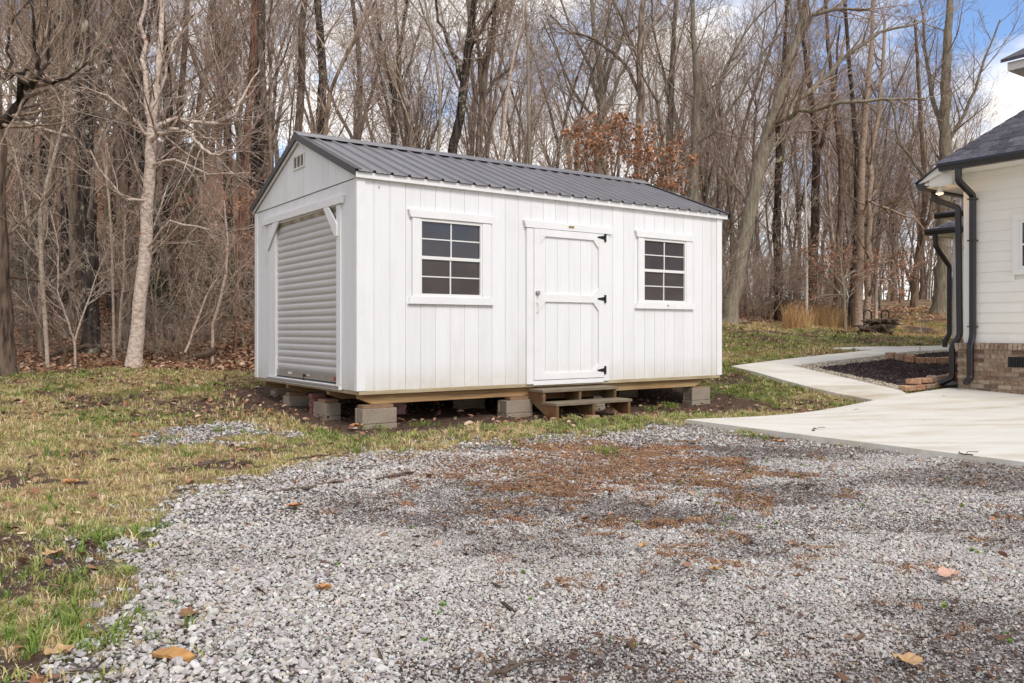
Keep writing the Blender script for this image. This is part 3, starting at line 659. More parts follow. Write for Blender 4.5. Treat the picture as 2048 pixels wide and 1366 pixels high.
# gable vent
V = MB(); V.box((-.022, 1.585, 3.215), (-.009, 1.62, 3.405)).box((-.022, 1.958, 3.215), (-.009, 1.992, 3.405)).box((-.022, 1.62, 3.215), (-.009, 1.958, 3.238)).box((-.022, 1.62, 3.382), (-.009, 1.958, 3.405)).box((-.020, 1.715, 3.238), (-.009, 1.735, 3.382)).box((-.020, 1.843, 3.238), (-.009, 1.863, 3.382))
VV = V.build('gable_vent', 'white_plastic', shed)
MB().box((-.0088, 1.62, 3.238), (-.0082, 1.958, 3.382)).build('vent_back', 'shadow_box', VV)
for i in range(11):
    z = 3.240+i*.0128
    for (a, b) in ((1.62, 1.715), (1.735, 1.843), (1.863, 1.958)):
        MB().prism([(-.0195, z), (-.012, z+.006), (-.0115, z+.0075), (-.0195, z+.0018)], 1, a, b).build('louver', 'white_plastic', VV)

# ------------------------------------------------------------------ blocks, shims, steps and odds under the shed
def local(u, w): return wpos(u, w)
def block_mb(lx, ly, h, cores=True):
    """hollow block standing with cores open to the short side"""
    mb = MB(); t = .032
    mb.box((0, 0, 0), (lx, t, h)).box((0, ly-t, 0), (lx, ly, h)).box((.012, t, 0), (.012+t, ly-t, h)).box((lx-t-.012, t, 0), (lx-.012, ly-t, h)).box((lx/2-t/2, t, .0), (lx/2+t/2, ly-t, h))
    return mb
def put_block(u, w, lx, ly, top, label, solid=False, rz=0, drop=0):
    x, y = local(u, w); g = gz(x, y)-.03
    h = max(.06, top-g)
    t = thing('concrete_block', label, 'concrete block', (x, y, g), ROT+rz, 'concrete blocks under the shed')
    h1 = min(.19, h*.72) if h > .16 else h
    if h-h1 > .03:
        MB().box((-.004, -.004, 0), (lx+.004, ly+.004, h-h1-.004)).build('base_block', 'concrete_block', t, .006)
        z0 = h-h1
    else: z0 = 0
    if solid: m = MB().box((0, 0, z0), (lx, ly, h))
    else:
        m = block_mb(lx, ly, h-z0); m.v = [(a, b, c+z0) for a, b, c in m.v]
    m.build('block', 'concrete_block', t, .006)
    return t
def shim(u, w, lx, ly, z0, z1, label):
    x, y = local(u, w)
    o = MB().box((0, 0, 0), (lx, ly, z1-z0)).build('shim_board', 'shim_wood', None, .002); o.location = (x, y, z0); o.rotation_euler = (0, 0, ROT)
    tag(o, label, 'board', 'shim boards under the skids')
S1 = ZSK-.042
put_block(.035, -.06, .43, .21, S1, 'tan concrete block stack at the near front corner of the shed')
shim(.055, -.03, .38, .15, S1+.001, ZSK-.001, 'flat shim board on the block at the near front corner')
put_block(2.02, -.05, .41, .21, S1, 'tan concrete block stack under the front edge, just left of the wooden steps')
shim(2.10, -.02, .32, .14, S1+.001, ZSK-.001, 'red brown shim board on the block left of the steps')
put_block(5.50, .03, .40, .20, S1+.02, 'small tan concrete block at the far right front corner of the shed')
shim(5.55, .05, .30, .12, S1+.021, ZSK-.001, 'thin shim board on the block at the far right corner')
put_block(3.66, .18, .22, .40, S1, 'concrete block half hidden behind the right end of the steps')
shim(3.68, .20, .18, .3, S1+.001, ZSK-.001, 'shim board above the block behind the steps')
put_block(-.02, .88, .20, .40, S1, 'concrete block behind the near corner, under the second skid')
shim(.0, .95, .18, .22, S1+.001, ZSK-.001, 'shim board on the block under the second skid')
put_block(.02, 2.25, .40, .24, .245-.04, 'low concrete block under the third skid below the roll-up door', True)
shim(.06, 2.33, .24, .14, .206, ZSK-.001, 'short shim board on the low block under the third skid')
put_block(.16, 3.20, .40, .20, ZSK-.03, 'dark low block under the far left corner of the shed', True)
put_block(1.95, .95, .40, .20, S1, 'grey block in the dark under the middle of the shed')
shim(1.98, .97, .3, .14, S1+.001, ZSK-.001, 'shim board above the grey block under the middle')
put_block(1.95, 2.36, .40, .20, S1, 'block deep under the shed behind the grey one')
put_block(4.9, 1.0, .40, .20, S1, 'shaded concrete block under the right end of the shed, behind the corner block')
shim(4.92, 1.02, .34, .14, S1+.001, ZSK-.001, 'shim board on the shaded block under the right end')
put_block(5.0, 3.2, .40, .20, S1+.01, 'block at the rear right corner under the shed')
# stack of red bricks beside the second skid
x, y = local(-.02, 1.335); bs_ = thing('brick_stack', 'small stack of dark red bricks beside the block below the roll-up door', 'bricks', (x, y, gz(x, y)-.03), ROT)
zz = 0; i = 0
while zz+gz(x, y)-.03 < .26:
    MB().box((.01*(i % 2), 0.004*(i % 3), zz), (.19+.01*(i % 2), .095, zz+.052)).build('brick', 'red_brick', bs_, .003); zz += .056; i += 1
# debris sheet, rag, standing post
x, y = local(.25, 1.72); o = MB(); 
for i in range(6):
    a = i*.13; b = a+.13; za, zb_ = .02*math.sin(i*1.3)+.04, .02*math.sin((i+1)*1.3)+.04
    o.quad((a, -.12, za), (b, -.14, zb_), (b, .28, zb_+.03), (a, .25, za+.03)); o.quad((a, -.12, za-.01), (a, .25, za+.02), (b, .28, zb_+.02), (b, -.14, zb_-.01))
o = o.build('scrap_sheet', 'sheet_debris'); o.location = (x, y, gz(x, y)-.01); o.rotation_euler = (0, 0, ROT+.8); tag(o, 'buckled grey scrap sheet lying on the soil beneath the roll-up door', 'scrap')
x, y = local(.72, .42); o = MB(); 
cols = 9; rows = 7
for j in range(rows):
    for i in range(cols):
        t = j/(rows-1); o.v.append(((i/(cols-1)-.5)*(.22-.09*t)+.05*t+.012*math.sin(j*2+i), .018*math.sin(i*1.9+j*.8), -.20*t))
for j in range(rows-1):
    for i in range(cols-1): a = j*cols+i; o.f.append((a, a+1, a+cols+1, a+cols))
o = o.build('hanging_rag', 'pink_rag', None, smooth=True); o.location = (x, y, ZSK+.02); o.rotation_euler = (0, 0, ROT); tag(o, 'dull pink insulation scrap hanging under the shed near the front corner', 'scrap')
o.modifiers.new('thickness', 'SOLIDIFY').thickness = .006

# wooden steps
steps = thing('wooden_steps', 'weathered two tread wooden steps below the white shed door', 'steps', (*local(2.36, 0), 0), ROT)
g0 = gz(*local(3.0, -.5)) - .01
lvl = [(.345, -.035, -.34), (.195, -.30, -.61)]
for (z, ya, yb) in lvl:
    MB().box((.02, yb, z-.036), (1.30, ya, z)).build('tread', 'weathered_tread', steps, .004)
for i, xx in enumerate((.03, .62, 1.235)):
    zA, zB = .308, .158
    pr = [(-.04, .308), (-.325, .308), (-.325, .158), (-.60, .158), (-.60, g0), (-.46, g0-.005), (-.04, .20)]
    MB().prism(pr[::-1], 0, xx, xx+.042).build('stringer', 'stringer_wood', steps, .003)
MB().box((.02, -.034, .20), (1.30, -.012, .33)).build('back_rail', 'stringer_wood', steps, .003)
for i, (u, w, lab) in enumerate(((2.62, -.66, 'flat stone tucked under the left foot of the steps'), (2.98, -.60, 'low flat stone under the middle foot of the steps'), (3.58, -.56, 'pinkish paver under the right foot of the steps'))):
    x, y = local(u-.0, w); o = MB().box((-.09, -.05, 0), (.09, .05, .04)).build('footing_stone', 'paver_stone', None, .012); o.location = (x, y, gz(x, y)-.012); o.rotation_euler = (.04, .02, ROT+.2*i); tag(o, lab, 'stone')

# ------------------------------------------------------------------ the house
HC = (7.085, 13.2); HZ0 = .19
house = thing('house', 'cream sided house with brick base and black gutters at the right edge', 'house', (HC[0], HC[1], 0), ROT)
# local frame: x inward, y to the left (away); the front face is x = 0 and runs to y = -5.2
BT = .905; YE = -5.2; SI = .075
wl = MB().box((.10, YE, .0), (7, -.10, 3.62)).build('wall', 'cream_trim', house)
bb = MB().box((.012, YE, -.1), (.10, -.012, BT)).box((.10, -.10, -.1), (7, -.012, BT)); bb.build('brick_backing', 'mortar', wl)
bh, bl, bj = .0572, .194, .0095
bme = MB().box((-.0, 0, 0), (.09, bl, bh)).mesh('brick', 'house_brick')
bme2 = MB().box((0, 0, 0), (bl, .09, bh)).mesh('brick', 'house_brick')
rnd = random.Random(4)
for c in range(11):
    z = BT-.098-(c+1)*(bh+bj)
    if z < -.02: break
    y = -bl if c % 2 == 0 else -.092
    first = True
    yy = 0.0
    # corner header alternates
    yy = 0 if c % 2 == 0 else -.102
    if c % 2: link('brick', bme2, wl, (rnd.uniform(0, .003), -.092, z))
    while yy-bl > -3.4:
        vent = (yy-bl < -1.0+.0) and False
        link('brick', bme, wl, (rnd.uniform(-.002, .003), yy-bl, z+rnd.uniform(-.001, .001))); yy -= bl+bj
    xx = .102 if c % 2 == 0 else .205
    for q in range(5): link('brick', bme2, wl, (xx+q*(bl+bj), -.09, z))
# soldier course
sme = MB().box((-.03, 0, 0), (.09, .0572, .092)).mesh('brick', 'house_brick')
yy = .03
while yy > -3.4:
    link('brick', sme, wl, (rnd.uniform(-.002, .002), yy-.0572, BT-.094)); yy -= .0572+bj
bw = MB()
for c in range(11):
    z = BT-.098-(c+1)*(bh+bj); yy = -3.42-(0 if c % 2 == 0 else .102)
    while yy-bl > YE: bw.box((0, yy-bl, z), (.09, yy, z+bh)); yy -= bl+bj
yy = -3.41
while yy > YE+.06: bw.box((-.03, yy-.0572, BT-.094), (.09, yy, BT-.002)); yy -= .0572+bj
bw.build('brickwork', 'house_brick', wl, kind='stuff')
# vent in the brick
vy0 = -.76
VN = MB().box((-.008, vy0-.42, .545), (.015, vy0, .70)).build('foundation_vent', 'shadow_box', wl)
for i in range(12): MB().prism([(-.022, vy0-.03-i*.032), (-.01, vy0-.02-i*.032), (-.009, vy0-.028-i*.032), (-.021, vy0-.038-i*.032)], 2, .555, .69).build('vent_slat', 'black_plastic', VN)
# lap siding
ex = .157; nb = int((3.52-BT)/ex)+1
for i in range(nb):
    z = BT+.004+i*ex; zt = min(z+ex+.02, 3.56)
    m = MB()
    pr = lambda o: [(SI-o, z), (SI+.012, z), (SI+.012, zt), (SI+.004, zt)]
    wy0, wy1 = -.79, -1.80
    def run(a, b): m.prism([(SI-.014, z), (.099, z), (.099, zt), (SI+.0, zt)], 1, a, b)
    if 1.92 < z+ex*.5 < 2.86:
        run(wy0-.03, -SI-.10); run(YE, wy1+.03)
    else: run(YE, -SI-.10)
    m.build('siding_board', 'cream_siding', wl)
MB().box((SI-.014, -SI-.10, BT+.002), (SI+.02, -SI+.012, 3.56)).box((SI+.0201, -SI-.0, BT+.002), (.20, -SI+.012, 3.56)).build('corner_board', 'cream_trim', wl, .003)
MB().box((.20, -SI-.02, BT+.002), (7, -SI, 3.56)).build('side_siding', 'cream_siding', wl)
# window at the right
hw = MB().box((SI-.030, wy0-.10, 2.03), (SI-.011, wy0, 2.76)).box((SI-.030, wy1, 2.03), (SI-.011, wy1+.10, 2.76)).box((SI-.030, wy1, 1.94), (SI-.011, wy0, 2.029)).box((SI-.030, wy1, 2.761), (SI-.011, wy0, 2.86)).build('window', 'cream_trim', wl, .002)
q = MB().box((SI-.02, wy0-.14, 2.03), (SI+.01, wy0-.101, 2.76)).box((SI-.02, wy1+.101, 2.03), (SI+.01, wy1+.14, 2.76)).box((SI-.02, wy1+.14, 2.03), (SI+.01, wy0-.14, 2.07)).box((SI-.02, wy1+.14, 2.72), (SI+.01, wy0-.14, 2.76)).box((SI-.018, wy1+.14, 2.38), (SI+.008, wy0-.14, 2.41))
q.build('window_sash', 'window_vinyl', wl, .002)
MB().box((SI-.002, wy1+.14, 2.07), (SI+.004, wy0-.14, 2.38)).build('pane', 'window_glass', wl); MB().box((SI-.002, wy1+.14, 2.41), (SI+.004, wy0-.14, 2.72)).build('pane', 'window_glass', wl)
# frieze, soffit, gutter, roof
EV = .40                                      # eave overhang on the front
MB().box((SI-.03, YE, 3.50), (SI+.01, -SI, 3.585)).build('frieze', 'cream_trim', wl, .002)
RF = MB().box((-EV+.02, YE, 3.587), (.3, -SI+.02, 3.60)).build('roof', 'cream_trim', house)
mb = MB()
for i in range(40): mb.box((-.28, YE+.05+i*.126, 3.583), (-.20, YE+.10+i*.126, 3.5865))
mb.build('soffit_vent', 'cream_trim', RF)
mb = MB(); gp = [(-EV-.115, 3.700), (-EV-.125, 3.665), (-EV-.095, 3.628), (-EV-.080, 3.585), (-EV+.015, 3.585), (-EV+.015, 3.700), (-EV+.005, 3.700), (-EV+.005, 3.60), (-EV-.072, 3.60), (-EV-.100, 3.700)]
mb.prism(gp, 1, YE-.4, .045); mb.build('gutter', 'gutter_metal', RF)
MB().prism([(-EV-.115, 3.700), (-EV-.125, 3.665), (-EV-.095, 3.628), (-EV-.080, 3.585), (-EV+.015, 3.585), (-EV+.015, 3.700)], 1, .0455, .049).build('gutter_cap', 'gutter_metal', RF)
TP = .86; e0 = (-EV-.03, 3.715)              # front slope starts here
def rp(r): return (e0[0]+r, e0[1]+r*TP)
hipy = lambda r: .06-r*.98                    # the hip runs inward and to the right
# sheathing of front plane
mb = MB(); n0 = 0
R = 5.0
mb.v = [(*[rp(0)[0]], hipy(0), rp(0)[1]-.012), (rp(0)[0], YE-.4, rp(0)[1]-.012), (rp(R)[0], YE-.4, rp(R)[1]-.012), (rp(R)[0], hipy(R), rp(R)[1]-.012)]
mb.f = [(0, 1, 2, 3)]
mb.v += [(rp(0)[0], hipy(0)+.0, rp(0)[1]-.02), (rp(R)[0], hipy(R), rp(R)[1]-.02), (6.5, hipy(0), rp(0)[1]-.02)]
mb.f.append((4, 5, 6)); mb.build('roof_deck', 'asphalt_shingle', RF)
run_ = .108; sn = math.hypot(run_, run_*TP); tw = .165
sh_cache = {}
rnd = random.Random(9)
for row in range(13):
    r0, r1 = row*run_-.01, (row+1)*run_+.015; yst = hipy(max(r0, 0)); yend = -3.6
    y = yst-rnd.uniform(.05, .3); prev = yst
    first = True
    while prev > yend:
        a, b = prev, max(y, yend)
        h = .010 if rnd.random() < .5 else .006
        za, zb_ = rp(r0), rp(r1)
        top = hipy(r1) if first else a
        v = [(za[0], a, za[1]+h), (za[0], b+.003, za[1]+h), (zb_[0], b+.003, zb_[1]+.001), (zb_[0], min(a, top), zb_[1]+.001), (za[0], a, za[1]-.006), (za[0], b+.003, za[1]-.006)]
        m = MB(); m.v = v; m.f = [(0, 1, 2, 3), (0, 4, 5, 1), (1, 5, 2), (0, 3, 4)]
        m.build('shingle', 'asphalt_shingle', RF)
        first = False; prev = b; y = b-rnd.choice((.14, .19, .25, .32))
# hip cap shingles
for i in range(14):
    r0 = i*.13-.02; r1 = r0+.15
    a = Vector((rp(r0)[0], hipy(r0), rp(r0)[1]+.022)); b = Vector((rp(r1)[0], hipy(r1), rp(r1)[1]+.012))
    dn = Vector((0, -1, 0))*.12; lf = Vector((1, .0, 0))*.02+Vector((0, .13, -.02))
    m = MB(); m.v = [tuple(a+dn+Vector((.0, 0, -.012))), tuple(a), tuple(a+lf), tuple(b+dn+Vector((0, 0, -.012))), tuple(b), tuple(b+lf), tuple(a+dn+Vector((0, 0, -.024))), tuple(a+lf+Vector((0, 0, -.02)))]
    m.f = [(0, 1, 4, 3), (1, 2, 5, 4), (0, 6, 1), (1, 7, 2)]; m.build('hip_cap', 'asphalt_shingle', RF)
# boxed return at the corner, side gutter and its end cap
MB().prism([(-.30, 3.40), (.06, 3.40), (.06, 3.585), (-.05, 3.585), (-.30, 3.585)], 1, -SI+.013, .30).build('boxed_return', 'cream_trim', RF, .002)
MB().prism([(.06, 3.586), (.46, 3.43), (.46, 3.45), (.06, 3.72)], 0, -.36, -.32).build('rake_edge', 'cream_trim', RF)
MB().prism([(.05, 3.715), (.48, 3.455), (.48, 3.475), (.05, 3.735)], 0, -.40, -.30).build('rake_trim', 'gutter_metal', RF)
MB().box((-.34, .301, 3.415), (.5, .345, 3.45)).build('return_fascia', 'cream_trim', RF)
sg = [(.345, 3.455), (.345, 3.35), (.43, 3.35), (.445, 3.395), (.475, 3.42), (.478, 3.455)]
mb = MB().prism(sg, 0, -.37, 6).build('side_gutter', 'gutter_metal', RF)
MB().box((-.3, -.05, 3.385), (6, .34, 3.398)).build('side_soffit', 'cream_trim', RF)
# downspouts
rp8 = lambda a, b: [(-a, -b+.01), (-a+.01, -b), (a-.01, -b), (a, -b+.01), (a, b-.01), (a-.01, b), (-a+.01, b), (-a, b-.01)]
def spout(pts, a=.043, b=.058, nm='downspout', m='downspout_metal', up=(0, 1, 0), label=None):
    mb = MB().sweep(pts, rp8(a, b), up); return mb.build(nm, m, house, label=label)
def curve(pts, n=5):
    P = [Vector(p) for p in pts]; out = [P[0]]
    for i in range(1, len(P)-1):
        a = P[i]+(P[i-1]-P[i]).normalized()*.05; b = P[i]+(P[i+1]-P[i]).normalized()*.05
        for k in range(n+1):
            t = k/n; out.append(a*(1-t)**2+P[i]*2*t*(1-t)+b*t*t)
    return [tuple(p) for p in out+[P[-1]]]
yd = -.235
d1 = spout(curve([(-EV-.04, yd, 3.585), (-EV-.04, yd, 3.40), (SI-.075, yd, 3.22), (SI-.075, yd, 1.02), (-.075, yd, .83), (-.075, yd, .36), (-.20, yd+.01, .285)]), .038, .042, label='front black downspout with curved elbows')
for z in (1.15, 2.5, 3.15): MB().box((SI-.135, yd-.058, z), (SI-.014, yd+.058, z+.02)).build('strap', 'downspout_metal', d1)
d2 = spout(curve([(.06, .405, 3.35), (.04, .40, 3.24), (.06, .02, 3.06), (.06, -.005, 1.02), (.03, .10, .84), (.03, .10, .34), (-.02, .26, .25)]), .036, .040, label='black downspout round the corner with rust coloured light on its bend')
# porch at the rear
PX = 5.75; PY = 3.0; PZ = 3.28
pp = MB().box((PX+.02, PY-1.2, .50), (PX+.34, PY-.14, 3.30)).build('porch_wall', 'cream_siding', house)
MB().box((PX-.02, PY-.20, .92), (PX+.36, PY, PZ-.3)).build('porch_post', 'cream_trim', pp, .004)
MB().box((PX-.045, PY-.24, PZ-.35), (PX+.39, PY+.025, PZ-.26)).build('post_cap', 'cream_trim', pp, .004)
MB().box((PX-.01, PY-.6, PZ-.259), (PX+.37, PY-.01, PZ)).build('porch_beam', 'cream_trim', pp, .004)
for c in range(6):
    for q in range(2): link('brick', bme, pp, (PX-.04, PY+.02-bl-q*(bl+bj)-(c % 2)*.02, .90-(c+1)*(bh+bj)))
MB().box((PX-.03, PY-.41, .3), (PX+.4, PY+.012, .90)).build('pier_core', 'house_brick', pp)
PR = MB()
PR.v = [(PX-.36, PY+.36, PZ+.13), (PX-.36, PY-3, PZ+.13), (PX+1.9, PY-3, PZ+1.2), (PX+1.9, PY-1.6, PZ+1.2)]; PR.f = [(0, 1, 2, 3)]
PR.v += [(PX-.36, PY+.36, PZ+.13), (PX+1.9, PY-1.6, PZ+1.2), (PX+1.9, PY+.36, PZ+.13)]; PR.f.append((4, 5, 6))
prf = PR.build('porch_roof', 'asphalt_shingle', house)
MB().prism([(PX-.50, PZ+.13), (PX-.50, PZ+.08), (PX-.45, PZ), (PX-.34, PZ), (PX-.34, PZ+.13)], 1, PY-3, PY+.40).build('porch_gutter', 'gutter_metal', prf)
MB().box((PX-.339, PY+.32, PZ), (PX+1.6, PY+.42, PZ+.125)).build('porch_gutter', 'gutter_metal', prf)
MB().box((PX-.339, PY-3, PZ+.002), (PX+.5, PY+.319, PZ+.012)).build('porch_soffit', 'cream_trim', prf)
for row in range(6):
    r0, r1 = row*.13, row*.13+.15
    for q in range(9):
        a = PY+.35-r0*.87-q*.22; b = a-.215
        z0, z1 = PZ+.136+r0*.473, PZ+.136+r1*.473
        m = MB(); m.v = [(PX-.37+r0, a, z0+.008), (PX-.37+r0, b, z0+.008), (PX-.37+r1, b, z1+.001), (PX-.37+r1, a-.05, z1+.001), (PX-.37+r0, a, z0-.006), (PX-.37+r0, b, z0-.006)]; m.f = [(0, 1, 2, 3), (0, 4, 5, 1), (0, 3, 4), (1, 5, 2)]
        m.build('shingle', 'asphalt_shingle', prf)
d3 = spout(curve([(PX-.43, PY+.18, PZ), (PX-.43, PY+.16, PZ-.28), (PX-.11, PY+.02, PZ-.72), (PX-.11, PY+.02, 1.02), (PX-.16, PY+.10, .84), (PX-.16, PY+.10, .70), (PX-.26, PY+.18, .60)]), .035, .045, label='far black downspout on the porch post')
ux = 6.95; uy = 3.80; uz = 3.80
UR = MB(); UR.v = [(ux-.35, uy, uz+.12), (ux-.35, uy-5, uz+.12), (ux+1.6, uy-5, uz+1.0), (ux+1.6, uy-1.7, uz+1.0)]; UR.f = [(0, 1, 2, 3)]
ur = UR.build('rear_roof', 'asphalt_shingle', house)
MB().prism([(ux-.47, uz+.12), (ux-.47, uz+.08), (ux-.42, uz), (ux-.33, uz), (ux-.33, uz+.12)], 1, uy-5, uy+.03).build('rear_gutter', 'gutter_metal', ur)
MB().box((ux-.329, uy-5, uz+.002), (ux+.3, uy-.05, uz+.012)).box((ux+.0, uy-5, 3.0), (ux+.3, uy-.5, uz)).build('rear_soffit', 'cream_trim', ur)
# upper storey eave at the top right
UE = MB().box((2.6, -6, 5.80), (3.9, .415, 5.95)).build('upper_eave', 'cream_trim', house)
MB().prism([(2.52, 5.951), (4.4, 6.75), (4.4, 6.82), (2.52, 6.01)], 1, -6, .50).build('upper_roof', 'asphalt_shingle', UE)
MB().box((3.3, -6, 4.5), (5.5, -.6, 5.79)).build('upper_wall', 'cream_siding', UE)
# flood light at the soffit
fl = thing('flood_light', 'white outdoor flood lamp under the corner soffit, glowing warm', 'lamp', (*wpos(0, 0), 0))
fl.location = (HC[0]+SA*(-.20)-CA*.18, HC[1]+CA*(-.20)+SA*.18, 3.40); fl.rotation_euler = (0, 0, ROT)
def lathe(prof, n=16):
    m = MB()
    for (r, z) in prof: m.v += [(r*math.cos(2*math.pi*i/n), r*math.sin(2*math.pi*i/n), z) for i in range(n)]
    for k in range(len(prof)-1):
        for i in range(n): a = k*n+i; b = k*n+(i+1) % n; m.f.append((a, b, b+n, a+n))
    return m
lathe([(.0, -.002), (.035, -.003), (.035, -.02), (.025, -.03), (.03, -.05), (.055, -.10), (.06, -.115)]).build('lamp_housing', 'white_plastic', fl, smooth=True)
em = bpy.data.materials.new('lamp_glow'); em.use_nodes = True; eb = em.node_tree.nodes['Principled BSDF']; eb.inputs['Emission Color'].default_value = (1, .66, .34, 1); eb.inputs['Emission Strength'].default_value = 2.2; eb.inputs['Base Color'].default_value = (.8, .7, .6, 1)
lathe([(.058, -.112), (.045, -.128), (.02, -.136), (0, -.137)]).build('bulb', em, fl, smooth=True)
pl = bpy.data.lights.new('lamp_light', 'POINT'); pl.energy = 1.3; pl.color = (1, .55, .2); pl.shadow_soft_size = .05
po = bpy.data.objects.new('lamp_light', pl); COL.objects.link(po); po.parent = fl; po.location = (0, 0, -.17)

# splash blocks
def splash(px, py, px2, py2, label):
    x, y = hit(px, py); z = gz(x, y); q = hit(px2, py2); ang = math.atan2(q[1]-y, q[0]-x); ln = math.hypot(q[0]-x, q[1]-y)
    if label.endswith('patio'): z = float(ground0(x, y)[0])+.057
    m = MB(); ny = 7
    for i in range(13):
        t = i/12; w = .11+.05*t; 
        for j in range(ny):
            s = j/(ny-1)*2-1; rim = .05*abs(s)**4 + (.05 if i == 0 else 0)*(1)
            m.v.append((t*ln, s*w, .02+rim*(1-.35*t)))
    for i in range(12):
        for j in range(ny-1): a = i*ny+j; m.f.append((a, a+1, a+ny+1, a+ny))
    o = m.build('splash_block', 'black_plastic', None, smooth=True); md = o.modifiers.new('t', 'SOLIDIFY'); md.thickness = .014
    o.location = (x, y, z+.006); o.rotation_euler = (0, 0, ang); tag(o, label, 'splash block')
splash(1949, 782, 1884, 781, 'black plastic splash block below the front downspout on the patio')
splash(1903, 760, 1838, 757, 'long black plastic splash block lying on the dark mulch')

# ------------------------------------------------------------------ scatter by geometry nodes
def scatter(name, P, R, S, colr, protos, kind='stuff', parent=None, label=None, cat=None):
    n = len(P); me = bpy.data.meshes.new(name); me.vertices.add(n); me.vertices.foreach_set('co', np.asarray(P, np.float32).ravel())
    def add(nm, ty, arr, key):
        a = me.attributes.new(nm, ty, 'POINT'); a.data.foreach_set(key, np.ascontiguousarray(arr, dtype=np.float32 if ty != 'INT' else np.int32).ravel())
    add('rot', 'FLOAT_VECTOR', R, 'vector'); add('scl', 'FLOAT_VECTOR', S, 'vector')
    c4 = np.concatenate([colr, np.ones((n, 1))], 1); add('col', 'FLOAT_COLOR', c4, 'color')
    add('pick', 'INT', np.random.RandomState(n % 1000).randint(0, len(protos), n), 'value')
    o = link(name, me, parent)
    if kind: o['kind'] = kind
    if label: o['label'] = label
    if cat: o['category'] = cat
    ng = bpy.data.node_groups.new(name+'_nodes', 'GeometryNodeTree')
    ng.interface.new_socket('Geometry', in_out='INPUT', socket_type='NodeSocketGeometry'); ng.interface.new_socket('Geometry', in_out='OUTPUT', socket_type='NodeSocketGeometry')
    N = ng.nodes.new; L = ng.links.new; gi = N('NodeGroupInput'); go = N('NodeGroupOutput')
    iop = N('GeometryNodeInstanceOnPoints'); L(gi.outputs[0], iop.inputs['Points'])
    jn = N('GeometryNodeJoinGeometry')
    for p in protos:
        oi = N('GeometryNodeObjectInfo'); oi.inputs['Object'].default_value = p; oi.inputs['As Instance'].default_value = True; L(oi.outputs['Geometry'], jn.inputs[0])
    L(jn.outputs[0], iop.inputs['Instance']); iop.inputs['Pick Instance'].default_value = True
    def na(nm, ty):
        q = N('GeometryNodeInputNamedAttribute'); q.data_type = ty; q.inputs['Name'].default_value = nm; return q.outputs['Attribute']
    L(na('pick', 'INT'), iop.inputs['Instance Index'])
    er = N('FunctionNodeEulerToRotation'); L(na('rot', 'FLOAT_VECTOR'), er.inputs[0]); L(er.outputs[0], iop.inputs['Rotation'])
    L(na('scl', 'FLOAT_VECTOR'), iop.inputs['Scale']); L(iop.outputs[0], go.inputs[0])
    md = o.modifiers.new('scatter', 'NODES'); md.node_group = ng
    return o
def proto(name, mb, m, smooth=False):
    me = mb.mesh(name, m, smooth); return bpy.data.objects.new(name, me)     # not linked: lives only inside the scatter
def stone_protos(n, m, seed, flat=.62):
    out = []
    for i in range(n):
        rr = np.random.RandomState(seed+i); v = rr.normal(size=(15, 3)); v /= np.linalg.norm(v, axis=1)[:, None]; v *= rr.uniform(.8, 1.05, (15, 1)); v *= np.array([.5, .5*rr.uniform(.6, .95), .5*flat*rr.uniform(.75, 1.1)])
        bm = bmesh.new()
        for p in v: bm.verts.new(p)
        r = bmesh.ops.convex_hull(bm, input=bm.verts); bmesh.ops.delete(bm, geom=[e for e in r['geom_interior'] if isinstance(e, bmesh.types.BMVert)], context='VERTS')
        me = bpy.data.meshes.new('stone'); bm.to_mesh(me); bm.free(); me.materials.append(MATS[m]); out.append(bpy.data.objects.new('stone', me))
    return out
def tuft_protos(n, seed, blades=11, h=.055, spread=.035, lean=.9, w=.0024):
    out = []
    for q in range(n):
        r = random.Random(seed+q); m = MB()
        for b in range(blades):
            a = r.uniform(0, 6.283); rad = r.uniform(0, spread); x, y = rad*math.cos(a), rad*math.sin(a); hh = h*r.uniform(.5, 1.15); la = r.uniform(0, 6.283); ln = hh*lean*r.uniform(.2, 1.2)
            wx, wy = -math.sin(la)*w*r.uniform(.7, 1.3), math.cos(la)*w
            p1 = (x+math.cos(la)*ln*.35, y+math.sin(la)*ln*.35, hh*.62); p2 = (x+math.cos(la)*ln, y+math.sin(la)*ln, hh*(.95-.25*lean*r.random()))
            k = len(m.v); m.v += [(x-wx, y-wy, -.005), (x+wx, y+wy, -.005), (p1[0]+wx*.8, p1[1]+wy*.8, p1[2]), (p1[0]-wx*.8, p1[1]-wy*.8, p1[2]), p2]
            m.f += [(k, k+1, k+2, k+3), (k+3, k+2, k+4)]
        me = bpy.data.meshes.new('tuft'); me.from_pydata(m.v, [], m.f); me.materials.append(MATS['grass_blade']); out.append(bpy.data.objects.new('tuft', me))
    return out
def leaf_outline(r, lobes):
    pts = []
    n = 6*lobes if lobes > 1 else 10
    for i in range(n):
        t = i/n*2*math.pi; x = math.cos(t)*.5; y = math.sin(t)*.30*(1-.25*math.cos(t))
        k = 1 - (.34 if lobes > 1 and i % 3 == 0 and 1 < i < n-1 else 0)*r.uniform(.7, 1.2)
        pts.append((x*(.92+.08*k), y*k))
    return pts
def leaf_protos(n, seed, m='dead_leaf', curl=.18):
    out = []
    for q in range(n):
        r = random.Random(seed+q); o = leaf_outline(r, 3 if q % 2 == 0 else 1); c1 = r.uniform(-1, 1)*curl; c2 = r.uniform(.3, 1)*curl; mb = MB()
        mb.v.append((0, 0, -.02))
        for (x, y) in o: mb.v.append((x, y, c1*x*x*4*.5+c2*y*y*8*.8+.02*r.random()))
        k = len(o)
        for i in range(k): mb.f.append((0, 1+i, 1+(i+1) % k))
        me = bpy.data.meshes.new('leaf'); me.from_pydata(mb.v, [], mb.f); me.materials.append(MATS[m]); out.append(bpy.data.objects.new('leaf', me))
    return out
RS = np.random.RandomState(77)
